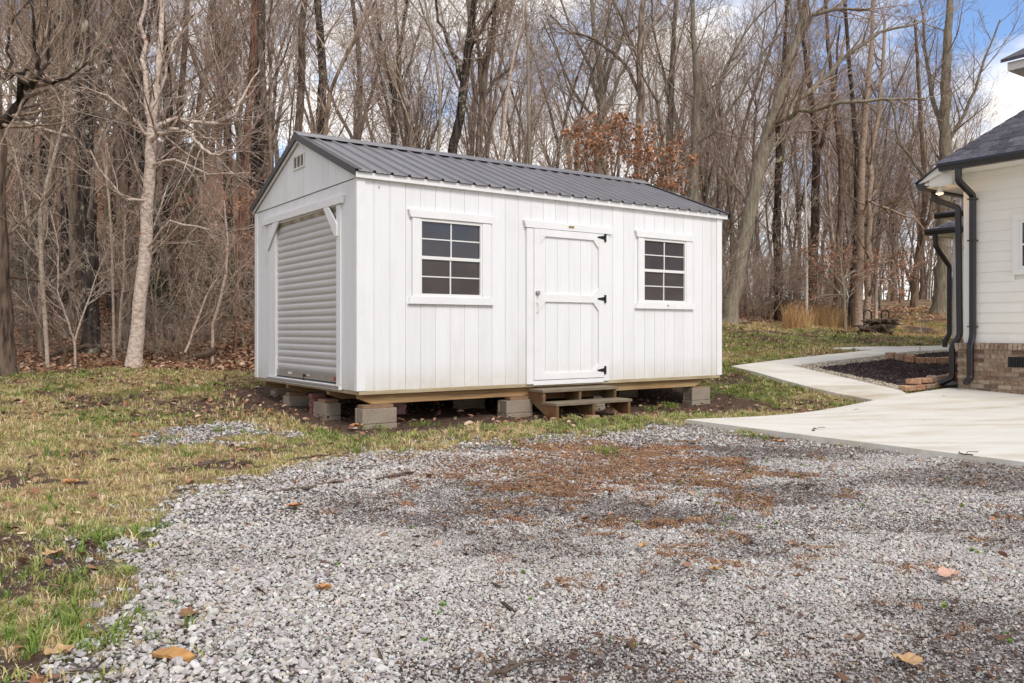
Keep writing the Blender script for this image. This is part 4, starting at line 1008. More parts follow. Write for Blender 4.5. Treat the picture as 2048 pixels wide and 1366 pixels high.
def frustum_pts(n, y0, y1, power=1.0, margin=1.12, xshift=0):
    """random ground points in the wedge of ground in view, denser close up when power > 0"""
    t = RS.uniform(0, 1, n)
    Y = (y0**(2-power)+(y1**(2-power)-y0**(2-power))*t)**(1/(2-power)) if power != 2 else y0*(y1/y0)**t
    X = RS.uniform(-1, 1, n)*(.617*Y*1.04+1.5*np.clip(1.6-Y/14, .25, 1)); return X, Y
def pal(n, cols, w, jit=.15):
    cols = np.array(cols); i = RS.choice(len(cols), n, p=np.array(w)/sum(w)); c = cols[i]*(1+RS.uniform(-jit, jit, (n, 1)))*(1+RS.uniform(-.04, .04, (n, 3))); return np.clip(c, 0, 1)
def free_of_slab(X, Y, extra=()):
    ok = np.ones(X.shape, bool)
    for p in PITS+[BED]+list(extra): ok &= ~inpoly(X, Y, p)
    u = (X-HC[0])*SA+(Y-HC[1])*CA; v = -(X-HC[0])*CA+(Y-HC[1])*SA
    ok &= ~((u > -.05) & (v < .1)); return ok
# gravel
def gravel():
    sp = stone_protos(9, 'gravel_stone', 100, .60)
    parts = []
    for (n, a, b) in ((265000, 2.1, 4.6), (215000, 4.6, 7.6), (105000, 7.6, 13.2)):
        X, Y = frustum_pts(n, a, b, 0.0); g, big, th, w, soil, green, under = masks(X, Y)
        ed = segdist(X, Y, GEDGE, False); ok = g & (RS.uniform(0, 1, n) < .45+ed/.3)
        ok |= (~g) & (Y < 10) & (RS.uniform(0, 1, n) < .22*np.exp(-ed/.25))
        ok &= free_of_slab(X, Y) & (RS.uniform(0, 1, n) > th*.55)
        fine = fbm(X*1.1, Y*1.6, 41)
        # worn tracks hold fewer, smaller stones
        ok &= (RS.uniform(0, 1, n) < np.clip(1.15-(fine-.44)*2.6+big, .5, 1))
        X, Y, big, fine = X[ok], Y[ok], big[ok], fine[ok]; parts.append((X, Y, big, fine))
    X = np.concatenate([p[0] for p in parts]); Y = np.concatenate([p[1] for p in parts]); big = np.concatenate([p[2] for p in parts]); fine = np.concatenate([p[3] for p in parts]); n = len(X)
    keep = RS.uniform(0, 1, n) > big*np.where(Y > 8, .2, .60); X, Y, big, fine = X[keep], Y[keep], big[keep], fine[keep]; n = len(X)
    s = (.0108+.0080*big+.0025*(Y > 5)+.005*(Y > 8))*RS.lognormal(0, .38, n); s = np.clip(s, .006, .050)*np.where(fine > .52, .86, 1.05)
    Z = ground(X, Y)+.008*np.clip(big, 0, 1)*(X < 0)+(fbm(X*7, Y*7, 31)-.5)*.012+s*.12+RS.uniform(0, .010, n)*(.4+big)
    R = np.stack([RS.normal(0, .42, n), RS.normal(0, .42, n), RS.uniform(0, 6.28, n)], 1)
    c = pal(n, [(.54, .525, .51), (.47, .45, .435), (.40, .375, .36), (.28, .245, .23), (.50, .445, .38), (.63, .615, .595)], [4, 4.5, 3.4, 1.8, 2.0, 1.5], .13)
    c *= np.array([1.02, 1.0, .965]); c *= (1-.22*np.clip((fine-.47)*6, 0, 1)*(1-big))[:, None]
    dust = np.clip((fbm(X*1.7, Y*1.7, 55)-.5)*4, 0, 1)*.35; c = c*(1-dust[:, None])+np.array([.32, .27, .24])*dust[:, None]
    scatter('gravel', np.stack([X, Y, Z], 1), R, np.stack([s]*3, 1), c, sp, label='light grey crushed stone gravel of the drive', cat='gravel')
    # straw thatch and crumbs between the stones
    X, Y = frustum_pts(85000, 2.1, 11.5, 0.5); g, big, th, w, soil, green, under = masks(X, Y)
    ok = g & free_of_slab(X, Y) & (RS.uniform(0, 1, len(X)) < th*1.1+.012); X, Y, thh = X[ok], Y[ok], th[ok]; n = len(X)
    tp = tuft_protos(5, 300, 14, .011, .034, 4.0, .0020)
    c = pal(n, [(.42, .22, .11), (.30, .15, .075), (.50, .32, .17), (.18, .10, .06)], [4, 4, 2.4, 1.4]); s = RS.uniform(.7, 1.5, n)*(1+(Y > 7)*.3)
    scatter('dead_thatch', np.stack([X, Y, ground(X, Y)+.004], 1), np.stack([0*X, 0*X, RS.uniform(0, 6.28, n)], 1), np.stack([s]*3, 1), c, tp, label='matted rust brown dead weeds on the gravel', cat='dead weeds')
gravel()
def crumbs():
    cp = [proto('crumb', MB().prism([(-.5, -.12), (.45, -.16), (.5, .1), (-.4, .15)], 2, -.06, .07), 'mulch_chip'), proto('crumb', MB().prism([(-.3, -.27), (.35, -.2), (.35, .2), (-.25, .26)], 2, -.04, .05), 'mulch_chip')]
    X, Y = frustum_pts(100000, 2.1, 12, .5); g, big, th, w, soil, green, under = masks(X, Y); f = fbm(X*1.1, Y*1.6, 41)
    ok = g & free_of_slab(X, Y) & (RS.uniform(0, 1, len(X)) < np.clip((f-.40)*4+th*.6, .10, 1)*(1-.7*big)); X, Y = X[ok], Y[ok]; n = len(X); s = RS.lognormal(-4.45, .5, n)
    scatter('brown_crumbs', np.stack([X, Y, ground(X, Y)+.010+RS.uniform(0, .008, n)], 1), np.stack([RS.normal(0, .3, n), RS.normal(0, .3, n), RS.uniform(0, 6.28, n)], 1), np.stack([s*1.4, s, s], 1), pal(n, [(.10, .055, .035), (.16, .085, .05), (.055, .035, .028), (.24, .14, .08)], [3, 3, 3, 1], .2), cp, label='small brown bark and leaf crumbs among the gravel', cat='crumbs')
crumbs()
def grass():
    tp = tuft_protos(6, 500); tp2 = tuft_protos(4, 600, 12, .10, .02, .9, .0028)
    Xs, Ys = [], []
    for (n, a, b, pw) in ((27000, 2.1, 5.0, 0), (60000, 5.0, 11, 0), (70000, 11, 20, 0), (44000, 20, 38, 0)):
        X, Y = frustum_pts(n, a, b, pw); Xs.append(X); Ys.append(Y)
    X = np.concatenate(Xs); Y = np.concatenate(Ys); g, big, th, w, soil, green, under = masks(X, Y)
    pr = np.where(g, .0, 1.0)*(.55+.45*np.clip((fbm(X*5, Y*6, 62, 3)-.38)*5, 0, 1))*(1-.90*soil)*(1-.93*w)*(1-.97*(under > .75))
    strip = np.clip(1-segdist(X, Y, GEDGE, False)/.45, 0, 1); pr = np.where(g, strip*.45*(fbm(X*3, Y*3, 91) > .45), pr)
    ok = free_of_slab(X, Y) & (RS.uniform(0, 1, len(X)) < pr); X, Y, green, w, soil = X[ok], Y[ok], green[ok], w[ok], soil[ok]; n = len(X)
    gg = RS.uniform(0, 1, n) < (.15+.60*green)*(1-w)
    c = np.where(gg[:, None], pal(n, [(.22, .27, .065), (.32, .34, .10), (.15, .19, .045), (.40, .38, .14)], [3, 3, 1, 2.4], .2), pal(n, [(.56, .43, .23), (.46, .34, .17), (.64, .52, .31), (.30, .19, .09), (.46, .41, .16)], [4, 3, 2.4, 1.6, 3], .2))
    far = np.clip((Y-21)/6, 0, 1)*(X > 10); c = c*(1-.65*far[:, None])+np.array([.44, .25, .09])*.65*far[:, None]
    cl = fbm(X*3.1, Y*3.6, 61, 3); c = c*(.78+.5*cl)[:, None]
    s = (RS.lognormal(0, .25, n)*(.80+.35*np.clip((Y-5)/6, 0, 1)+.9*np.clip((Y-11)/12, 0, 1)))
    h = s*RS.uniform(.4, 1.0, n)*(1-.25*np.clip((Y-10)/10, 0, 1))
    scatter('grass', np.stack([X, Y, ground(X, Y)-.004], 1), np.stack([0*X, 0*X, RS.uniform(0, 6.28, n)], 1), np.stack([s, s, h], 1), c, tp, label='short patchy winter lawn grass, tan and green', cat='grass')
    # taller green clumps
    pts = [hit(*p) for p in [(100, 1040), (235, 1070), (330, 1060), (210, 1100), (100, 1180), (60, 1150), (720, 905), (640, 880), (615, 905), (810, 905), (1205, 905), (1225, 910), (370, 900), (390, 915), (120, 915), (260, 900), (445, 865), (500, 870), (1180, 850), (1300, 820), (1320, 812), (1345, 815), (1010, 855), (980, 860), (905, 870), (1145, 838), (1255, 838), (1270, 850), (1400, 800), (1425, 790), (60, 1270), (40, 1300), (120, 1250), (30, 1220), (100, 1290), (170, 1215), (290, 1250), (1480, 830), (1560, 815), (1640, 800), (1700, 790), (850, 850), (760, 855), (320, 885), (190, 1300)]]
    X = []; Y = []
    for (a, b) in pts:
        k = 12; X += list(a+RS.normal(0, .07, k)); Y += list(b+RS.normal(0, .10, k))
    X2, Y2 = frustum_pts(6500, 2.1, 16, 0); g, big, th, w, soil, green, under = masks(X2, Y2); ok = (~g) & free_of_slab(X2, Y2) & (w < .3) & (under < .6) & (RS.uniform(0, 1, len(X2)) < .15+.7*green); X = np.concatenate([X, X2[ok]]); Y = np.concatenate([Y, Y2[ok]])
    ok = free_of_slab(X, Y); X, Y = X[ok], Y[ok]; n = len(X)
    c = pal(n, [(.15, .23, .045), (.22, .28, .06), (.34, .33, .12)], [3, 3, 1], .2); s = RS.uniform(.35, 1.0, n)
    scatter('tall_grass_clumps', np.stack([X, Y, ground(X, Y)-.004], 1), np.stack([0*X, 0*X, RS.uniform(0, 6.28, n)], 1), np.stack([s*1.2, s*1.2, s], 1), c, tp2, label='fresher green grass clumps in the lawn', cat='grass')
    # tiny weeds in the gravel
    tp3 = tuft_protos(3, 640, 10, .018, .012, 1.6, .005)
    X, Y = frustum_pts(9000, 2.4, 11, .5); g, big, th, w, soil, green, under = masks(X, Y)
    ok = g & free_of_slab(X, Y) & (fbm(X*2.2, Y*2.2, 71) > .62) & (RS.uniform(0, 1, len(X)) < .16); X, Y = X[ok], Y[ok]; n = len(X); s = RS.uniform(.4, 1.0, n)
    scatter('gravel_weeds', np.stack([X, Y, ground(X, Y)+.012], 1), np.stack([0*X, 0*X, RS.uniform(0, 6.28, n)], 1), np.stack([s]*3, 1), pal(n, [(.16, .30, .05), (.25, .34, .08)], [1, 1], .2), tp3, label='tiny bright green weeds sprouting in the gravel', cat='weeds')
    # broom sedge at the wood edge
    tp4 = tuft_protos(4, 680, 26, .90, .20, .62, .005); X, Y = [], []
    for px in list(range(1572, 1668, 2))+list(range(1668, 1700, 8)):
        for k in range(3):
            x, y = hit(px+RS.uniform(-3, 3), RS.uniform(645, 657)); X.append(x); Y.append(y)
    X = np.array(X); Y = np.array(Y); n = len(X); s = RS.uniform(.35, 1.1, n)
    scatter('broom_sedge', np.stack([X, Y, ground(X, Y)-.02], 1), np.stack([0*X, 0*X, RS.uniform(0, 6.28, n)], 1), np.stack([s, s, s], 1), pal(n, [(.52, .33, .15), (.60, .42, .22), (.42, .25, .11)], [3, 2, 2]), tp4, label='tall straw coloured dry grass at the edge of the wood', cat='dry grass')
grass()
def litter():
    lp = leaf_protos(6, 800)
    pc = [(.30, .165, .10), (.22, .115, .07), (.40, .25, .16), (.14, .075, .05), (.50, .36, .26), (.34, .16, .08)]
    X, Y = frustum_pts(90000, 14.5, 42, 0.6, 1.05); g, big, th, w, soil, green, under = masks(X, Y)
    ok = free_of_slab(X, Y) & (RS.uniform(0, 1, len(X)) < w); X, Y = X[ok], Y[ok]; n = len(X); s = RS.uniform(.07, .13, n)*(1+.3*np.clip((Y-20)/25, 0, 1))*np.where(X > 3, .8, 1)
    R = np.stack([RS.normal(0, .45, n), RS.normal(0, .45, n), RS.uniform(0, 6.28, n)], 1)
    scatter('leaf_litter', np.stack([X, Y, ground(X, Y)+RS.uniform(.01, .05, n)], 1), R, np.stack([s]*3, 1), pal(n, pc, [4, 3, 3, 2, 1.5, 2], .25)*np.where(X > 11, 1.45, 1.15)[:, None], lp, label='brown fallen leaves covering the woodland floor', cat='leaves')
    # leaves in the lawn, under the shed and on the gravel
    X, Y = frustum_pts(40000, 2.1, 26, .3); g, big, th, w, soil, green, under = masks(X, Y)
    pr = .20+.55*soil*(1-under*.5)+.35*(Y > 13)*(X < 0); pr = np.where(g, .022, pr)
    ok = free_of_slab(X, Y) & (RS.uniform(0, 1, len(X)) < pr); X, Y, gm = X[ok], Y[ok], g[ok]; n = len(X); s = np.clip(RS.lognormal(-3.15, .36, n), .015, .085)*(1+.3*(Y > 9))
    R = np.stack([RS.normal(0, .35, n), RS.normal(0, .35, n), RS.uniform(0, 6.28, n)], 1)
    scatter('fallen_leaves', np.stack([X, Y, ground(X, Y)+.022], 1), R, np.stack([s]*3, 1), pal(n, pc+[(.58, .40, .27)], [4, 4, 3, 3, 1.2, 3, 1], .25), lp, label='scattered brown leaves on the lawn and bare soil', cat='leaves')
    # mulch and its pale stones
    bx0, bx1 = min(p[0] for p in BED), max(p[0] for p in BED); by0, by1 = min(p[1] for p in BED), max(p[1] for p in BED)
    cp = [proto('chip', MB().prism([(-.5, -.12), (.45, -.16), (.5, .1), (-.4, .15)], 2, -.06, .07), 'mulch_chip'), proto('chip', MB().prism([(-.5, -.07), (.5, -.05), (.35, .1), (-.45, .06)], 2, -.04, .05), 'mulch_chip')]
    X = RS.uniform(bx0, bx1, 42000); Y = RS.uniform(by0, by1, 42000); ok = inpoly(X, Y, BED); 
    edge = [hit(*p) for p in BEDP[:6]]+[]; dpath = np.minimum(segdist(X, Y, PATH), 9)
    stn = ok & (dpath < .30+.1*vnoise(X*3, Y*3, 3)); ml = ok & ~stn
    X1, Y1 = X[ml], Y[ml]; n = len(X1); s = RS.uniform(.025, .07, n)
    z = ground0(X1, Y1)+.03+.03*fbm(X1*3, Y1*3, 6)
    scatter('mulch', np.stack([X1, Y1, z], 1), np.stack([RS.normal(0, .4, n), RS.normal(0, .4, n), RS.uniform(0, 6.28, n)], 1), np.stack([s]*3, 1), pal(n, [(.045, .030, .030), (.085, .058, .055), (.16, .11, .095), (.02, .015, .018)], [4, 3, 1.6, 2], .3), cp, label='dark brown wood mulch in the bed beside the house', cat='mulch')
    X1, Y1 = X[stn], Y[stn]; X1 = X1[:5000]; Y1 = Y1[:5000]; n = len(X1); s = RS.uniform(.025, .055, n)
    scatter('border_pebbles', np.stack([X1, Y1, ground0(X1, Y1)+.035], 1), np.stack([RS.normal(0, .3, n), RS.normal(0, .3, n), RS.uniform(0, 6.28, n)], 1), np.stack([s]*3, 1), pal(n, [(.50, .44, .34), (.38, .31, .22), (.60, .55, .45), (.25, .19, .13)], [3, 2, 2, 2]), stone_protos(3, 'gravel_stone', 900), label='cream pebbles edging the mulch bed along the path', cat='pebbles')
slab_mesh('mulch_bed', BED, .03, 'twig', .1)
litter()

# edging stones of the bed
def edging(pxs, group, labels, z_off=0.0, size=(.24, .13, .10)):
    for i, (px, py) in enumerate(pxs):
        x, y = hit(px, py); nx_, ny_ = hit(*pxs[min(i+1, len(pxs)-1)]); 
        if i == len(pxs)-1: nx_, ny_ = x+(x-hit(*pxs[i-1])[0]), y+(y-hit(*pxs[i-1])[1])
        a = math.atan2(ny_-y, nx_-x); r = random.Random(i*7+len(labels[0])); ln = min(.5, max(.16, math.hypot(nx_-x, ny_-y)-.015))
        m = MB().box((0, -.06, 0), (ln, .07, size[2]*r.uniform(.9, 1.1)))
        m.v = [(v[0]+r.uniform(-.008, .008), v[1]+r.uniform(-.012, .012), v[2]+r.uniform(-.01, .01)) for v in m.v]
        o = m.build('edging_stone', 'edging_stone', None, .012); o.location = (x, y, float(ground0(x, y)[0])+.02+z_off); o.rotation_euler = (0, 0, a)
        tag(o, labels[min(i, len(labels)-1)] if len(labels) > 1 else labels[0], 'edging stone', group)
E1 = [(1806, 786), (1826, 783.5), (1848, 781), (1868, 778.5), (1887, 776)]
edging(E1, 'lower row of pavers at the driveway end of the bed', ['leftmost low paver where the path meets the driveway', 'second paver from the left in the bottom row', 'middle paver of the bottom row', 'fourth paver of the bottom row beside the splash block', 'last bottom row paver before the brick wall'], size=(.3, .12, .085))
E2 = [(1818, 783), (1839, 780.5), (1861, 778), (1872, 776.5), (1890, 773.5), (1902, 771)]
edging(E2, 'upper row of pavers at the driveway end of the bed', ['leftmost orange paver of the top row', 'second orange paver of the top row', 'narrow paver in the middle of the top row', 'greyish paver of the top row', 'fifth paver of the top row near the wall', 'top row paver touching the brick wall'], z_off=.095, size=(.3, .12, .09))
E3 = [(1772, 722), (1792, 724), (1812, 727), (1831, 730), (1851, 731), (1872, 732), (1893, 732)]
edging(E3, 'rough stones crossing the middle of the mulch bed', ['small reddish stone at the left end of the row across the bed', 'reddish stone with leaves against it across the bed', 'long reddish stone before the grey one across the bed', 'dark grey rough stone across the bed', 'orange square stone right of the dark one across the bed', 'grey brown stone with a shadowed face across the bed', 'last stone of the row, nearest the house'], size=(.3, .12, .14))

# path light and pale stake
x, y = hit(1840, 708.5); t = thing('path_light', 'small black headed garden light on a thin grey stake by the path', 'garden light', (x, y, float(ground0(x, y)[0])))
MB().tube([(0, 0, 0), (0, 0, .20)], .008, 8).build('stake', 'steel', t); m = MB(); m.tube([(-.07, 0, .205), (.03, 0, .215)], .016, 8); m.tube([(0, 0, .19), (0, 0, .235)], .012, 8); m.build('lamp_head', 'black_plastic', t)
x, y = hit(1841, 690); t = thing('marker_stake', 'thin pale plastic marker stake standing in the lawn beyond the path', 'stake', (x, y, gz(x, y)))
MB().tube([(0, 0, 0), (.02, 0, .30), (-.01, 0, .52)], .007, 6).build('stake', 'white_plastic', t); MB().box((-.04, -.004, .30), (.03, .004, .36)).build('flag', 'white_plastic', t)

# firewood rack
x, y = hit(1751, 669); fr = thing('firewood_rack', 'black hooped log rack half collapsed with rotting firewood at the lawn edge', 'log rack', (x, y, gz(x, y)))
grack = gz(x, y)
def hoop(xc):
    pts = [(xc-.11, 0, 0), (xc-.11, 0, .60)]+[(xc-.11*math.cos(a), 0, .60+.11*math.sin(a)) for a in [math.pi*k/8 for k in range(1, 8)]]+[(xc+.11, 0, .60), (xc+.11, 0, 0)]
    return MB().tube(pts, .022, 8).build('hoop', 'black_iron', fr)
hoop(-.23); hoop(.28)
MB().tube([(-.4, 0, .05), (.45, 0, .05)], .022, 8).build('rail', 'black_iron', fr)
rr = random.Random(3); lm = MB()
n = 10; lm = lathe([(0, -.5), (.8, -.5), (1, -.3), (.9, 0), (1.05, .3), (.85, .5), (0, .5)], 9); lme = lm.mesh('log', 'firewood')
logs = []
for i in range(60):
    zz = rr.uniform(.03, .42); xx = rr.uniform(-.62, .45) if zz < .25 else rr.uniform(-.3, .42)
    if i < 8: zz = .05; xx = rr.uniform(-1.15, .3)
    lg = link('firewood_log', lme, None, (x+xx, y+rr.uniform(-.35, -.05), gz(x, y)+zz), (math.pi/2+rr.uniform(-.35, .35), rr.uniform(-.2, .2), rr.uniform(.3, 2.4)), (rr.uniform(.022, .045),)*2+(rr.uniform(.25, .45),)); logs.append(lg)
    tag(lg, 'dark weathered split log piled in and beside the black log rack', 'log', 'firewood logs at the log rack')

# individual big leaves, bark and sticks
def big_leaf(px, py, size, colr, label, rz=0, k=0):
    x, y = hit(px, py); r = random.Random(k+5); o = leaf_outline(r, 3); mb = MB(); mb.v.append((0, 0, .006)); 
    for (a, b) in o: mb.v.append((a*size, b*size*1.25, .01+.018*r.random()+.05*abs(b)*size*6))
    n = len(o)
    for i in range(n): mb.f.append((0, 1+i, 1+(i+1) % n))
    nm = 'leaf_%d' % k
    if colr not in M_: mat(colr, {'pinkish_leaf': (.58, .36, .26), 'tan_leaf': (.52, .33, .16), 'orange_leaf': (.50, .25, .10), 'brown_leaf': (.28, .13, .07)}[colr], .7, noise=(40, .2, ONE))
    ob = mb.build('oak_leaf', colr); ob.modifiers.new('t', 'SOLIDIFY').thickness = .0012
    ob.location = (x, y, gz(x, y)+.018); ob.rotation_euler = (0, 0, rz); tag(ob, label, 'leaf')
big_leaf(1899, 1163, .125, 'pinkish_leaf', 'large pinkish leaf lying alone on the gravel at the right', .5, 1)
big_leaf(1812, 1340, .10, 'tan_leaf', 'tan lobed oak leaf on the gravel near the bottom right', 2.2, 2)
big_leaf(108, 1120, .11, 'tan_leaf', 'tan leaf on bare soil in the left lawn', 1.2, 3)
big_leaf(118, 1324, .09, 'tan_leaf', 'big oak leaf in the grass at the bottom left corner', .3, 4)
big_leaf(142, 972, .11, 'orange_leaf', 'orange brown leaf in the lawn at the left', .3, 5)
big_leaf(590, 1022, .11, 'orange_leaf', 'curled orange leaf among the clean gravel', .6, 6)
big_leaf(1557, 889, .14, 'orange_leaf', 'small orange leaf on the gravel near the driveway edge', 2.6, 7)
big_leaf(380, 1245, .09, 'brown_leaf', 'small brown leaf on the big stones at the lower left', 1.6, 8)
big_leaf(647, 1190, .07, 'orange_leaf', 'tiny orange leaf in the middle of the gravel', .1, 9)
big_leaf(1285, 1102, .07, 'tan_leaf', 'tan crumpled leaf in the middle right of the gravel', 1.1, 10)
big_leaf(1430, 1152, .06, 'tan_leaf', 'pale narrow leaf on dark gravel right of centre', 0, 11)
big_leaf(713, 857, .16, 'orange_leaf', 'flat orange leaf on soil in front of the near corner block', .2, 12)
x, y = hit(347, 1331); m = MB(); r = random.Random(2)
for i in range(9):
    t_ = i/8; 
    for s_ in (-1, 1): m.v.append(((t_-.5)*.15, s_*.026*(1-.5*abs(2*t_-1)**3)+r.uniform(-.003, .003), .012+.012*math.sin(t_*3.14)+r.uniform(-.002, .002)))
for i in range(8): a = i*2; m.f.append((a, a+1, a+3, a+2))
o = m.build('bark_piece', 'bark_chunk'); o.modifiers.new('t', 'SOLIDIFY').thickness = .012; o.location = (x, y, gz(x, y)+.022); o.rotation_euler = (.15, 0, -.28); tag(o, 'bright orange strip of bark on the gravel at the bottom left', 'bark')
def stick(p0, p1, rad, label, seed=0, m='twig', lift=.02, group=None):
    a = hit(*p0); b = hit(*p1); r = random.Random(seed); pts = []
    for i in range(7):
        t = i/6; x = a[0]+(b[0]-a[0])*t+r.uniform(-.012, .012); y = a[1]+(b[1]-a[1])*t+r.uniform(-.02, .02); pts.append((x, y, gz(x, y)+lift+r.uniform(0, .012)))
    mb = MB().tube(pts, rad, 6)
    q = pts[3]; mb.tube([q, (q[0]+(b[1]-a[1])*.1+.06, q[1]+.05, q[2]+.015), (q[0]+.15, q[1]+.08, q[2]+.01)], rad*.6, 5)
    tag(mb.build('fallen_stick', m), label, 'stick', group)
stick((605, 988), (677, 972), .012, 'dark thick stick lying on the gravel left of centre', 1)
stick((530, 994), (584, 988), .009, 'dark stick left of the thick one on the gravel', 2)
stick((752, 966), (826, 954), .009, 'dark curved stick on the gravel below the shed corner', 3)
stick((575, 925), (650, 915), .008, 'thin stick at the lawn edge above the clean gravel', 4)
stick((685, 943), (745, 946), .006, 'thin grey stick between lawn and gravel', 5)
stick((350, 950), (430, 925), .012, 'brown stick half buried in the left lawn', 6)
stick((985, 1362), (1032, 1345), .008, 'short dark stick at the bottom edge of the gravel', 7)
stick((1598, 976), (1635, 977), .006, 'small dark twig on the gravel right of centre', 8)
for i, (a, b, l) in enumerate([((1690, 832), (1725, 833), 'straight twig on the driveway slab'), ((1863, 843), (1888, 844), 'thick short twig on the right of the driveway'), ((1705, 857), (1720, 853), 'small curved twig near the centre of the driveway'), ((1918, 920), (1944, 926), 'bent twig at the driveway edge above the gravel'), ((1625, 873), (1630, 868), 'tiny twig near the left edge of the driveway'), ((1882, 800), (1888, 805), 'tiny dark twig below the splash block')]):
    stick(a, b, .006, l, 20+i, lift=.062)
for i, (px, py, px2, py2) in enumerate([(655, 735, 700, 715)]): pass

# ------------------------------------------------------------------ trees
def tubes_to_mesh(name, strands, m):
    """strands: list of (pts list, radii list, sides). One mesh, vectorised by shape."""
    groups = {}
    for p, r, s in strands: groups.setdefault((len(p), s), []).append((p, r))
    Vs, Fs, off = [], [], 0; quads = []
    for (k, s), lst in groups.items():
        P = np.array([q[0] for q in lst]); R = np.array([q[1] for q in lst]); n = len(lst)
        T = np.empty_like(P); T[:, 1:-1] = P[:, 2:]-P[:, :-2]; T[:, 0] = P[:, 1]-P[:, 0]; T[:, -1] = P[:, -1]-P[:, -2]
        T /= np.linalg.norm(T, axis=2, keepdims=True)+1e-9
        ref = np.where(np.abs(T[:, :1, 2:3]) > .8, np.array([[[1., 0, 0]]]), np.array([[[0., 0, 1.]]])); ref = np.broadcast_to(ref, T.shape)
        U = np.cross(T, ref); U /= np.linalg.norm(U, axis=2, keepdims=True)+1e-9; Wv = np.cross(T, U)
        a = np.arange(s)*2*np.pi/s
        ring = P[:, :, None, :]+R[:, :, None, None]*(np.cos(a)[None, None, :, None]*U[:, :, None, :]+np.sin(a)[None, None, :, None]*Wv[:, :, None, :])
        Vs.append(ring.reshape(-1, 3))
        base = off+np.arange(n)[:, None, None]*k*s + np.arange(k-1)[None, :, None]*s; j = np.arange(s)[None, None, :]; j2 = (j+1) % s
        f = np.stack([base+j, base+j2, base+j2+s, base+j+s], 3).reshape(-1, 4); quads.append(f); off += n*k*s
    V = np.concatenate(Vs); F = np.concatenate(quads)
    me = bpy.data.meshes.new(name); me.vertices.add(len(V)); me.vertices.foreach_set('co', V.astype(np.float32).ravel()); me.loops.add(F.size); me.loops.foreach_set('vertex_index', F.ravel().astype(np.int32))
    me.polygons.add(len(F)); me.polygons.foreach_set('loop_start', np.arange(0, F.size, 4, dtype=np.int32)); me.polygons.foreach_set('use_smooth', np.ones(len(F), bool)); me.update()
    me.materials.append(MATS[m]); return me
def norm(v):
    l = math.sqrt(v[0]*v[0]+v[1]*v[1]+v[2]*v[2])+1e-9; return (v[0]/l, v[1]/l, v[2]/l)
def tilt(r, d, ang):
    """random direction at angle ang from d"""
    a = (r.gauss(0, 1), r.gauss(0, 1), r.gauss(0, 1)); k = a[0]*d[0]+a[1]*d[1]+a[2]*d[2]; p = norm((a[0]-k*d[0], a[1]-k*d[1], a[2]-k*d[2])); c, s = math.cos(ang), math.sin(ang)
    return (d[0]*c+p[0]*s, d[1]*c+p[1]*s, d[2]*c+p[2]*s)
def polyline(r, p, d, L, n, wob, up):
    pts = [p]
    for i in range(n):
        d = norm((d[0]+r.gauss(0, wob), d[1]+r.gauss(0, wob), d[2]+r.gauss(0, wob)*.7+up)); st = L/n
        p = (p[0]+d[0]*st, p[1]+d[1]*st, p[2]+d[2]*st); pts.append(p)
    return pts, d
SEG = {1: 9, 2: 6, 3: 4, 4: 3}; SID = {1: 6, 2: 4, 3: 3, 4: 3}
def grow(r, out, p, d, L, rad, lvl, cfg):
    """one branch and everything it carries"""
    n = SEG[lvl]; pts, d2 = polyline(r, p, d, L, n, cfg['wob'], cfg['up']*(1.0 if lvl < 3 else .5))
    tip = max(cfg['rmin'], rad*.22); rr = [rad+(tip-rad)*(i/n)**.85 for i in range(n+1)]
    out.append((pts, rr, SID[lvl], lvl))
    if lvl >= cfg['max']: return
    cnt = max(1, int(cfg['kids'][lvl]*r.uniform(.75, 1.25)*min(1.3, max(.5, L/cfg['lref'][lvl]))))
    for k in range(cnt):
        t = .15+.85*(k+r.random())/cnt; i = min(n-1, int(t*n)); f = t*n-i
        a, b = pts[i], pts[i+1]; q = (a[0]+(b[0]-a[0])*f, a[1]+(b[1]-a[1])*f, a[2]+(b[2]-a[2])*f); dd = norm((b[0]-a[0], b[1]-a[1], b[2]-a[2]))
        ra = rr[i]+(rr[min(i+1, n)]-rr[i])*f
        ang = r.uniform(*cfg['ang']); ll = L*r.uniform(.30, .62)*(1.15-.55*t); 
        grow(r, out, q, tilt(r, dd, ang), ll, max(cfg['rmin'], ra*r.uniform(.42, .65)), lvl+1, cfg)
CFG = dict(wob=.085, up=.05, kids={1: 9, 2: 7, 3: 5}, lref={1: 5.0, 2: 2.0, 3: .8}, ang=(.35, .95), rmin=.0042, max=4)
def trunk_kids(r, pts, rr, out, cfg, t0, cnt, lfac, ang=(.45, 1.0), rfac=(.28, .5), lmax=6.5):
    n = len(pts)-1
    for k in range(cnt):
        t = t0+(1-t0)*(k+r.random())/cnt; i = min(n-1, int(t*n)); f = t*n-i; a, b = pts[i], pts[i+1]; q = (a[0]+(b[0]-a[0])*f, a[1]+(b[1]-a[1])*f, a[2]+(b[2]-a[2])*f)
        dd = norm((b[0]-a[0], b[1]-a[1], b[2]-a[2])); ra = rr[i]+(rr[i+1]-rr[i])*f; br = ra*r.uniform(*rfac)
        grow(r, out, q, tilt(r, dd, r.uniform(*ang)), min(lmax, lfac*r.uniform(.6, 1.2)*(ra/rr[0])**.4), br, 1, cfg)
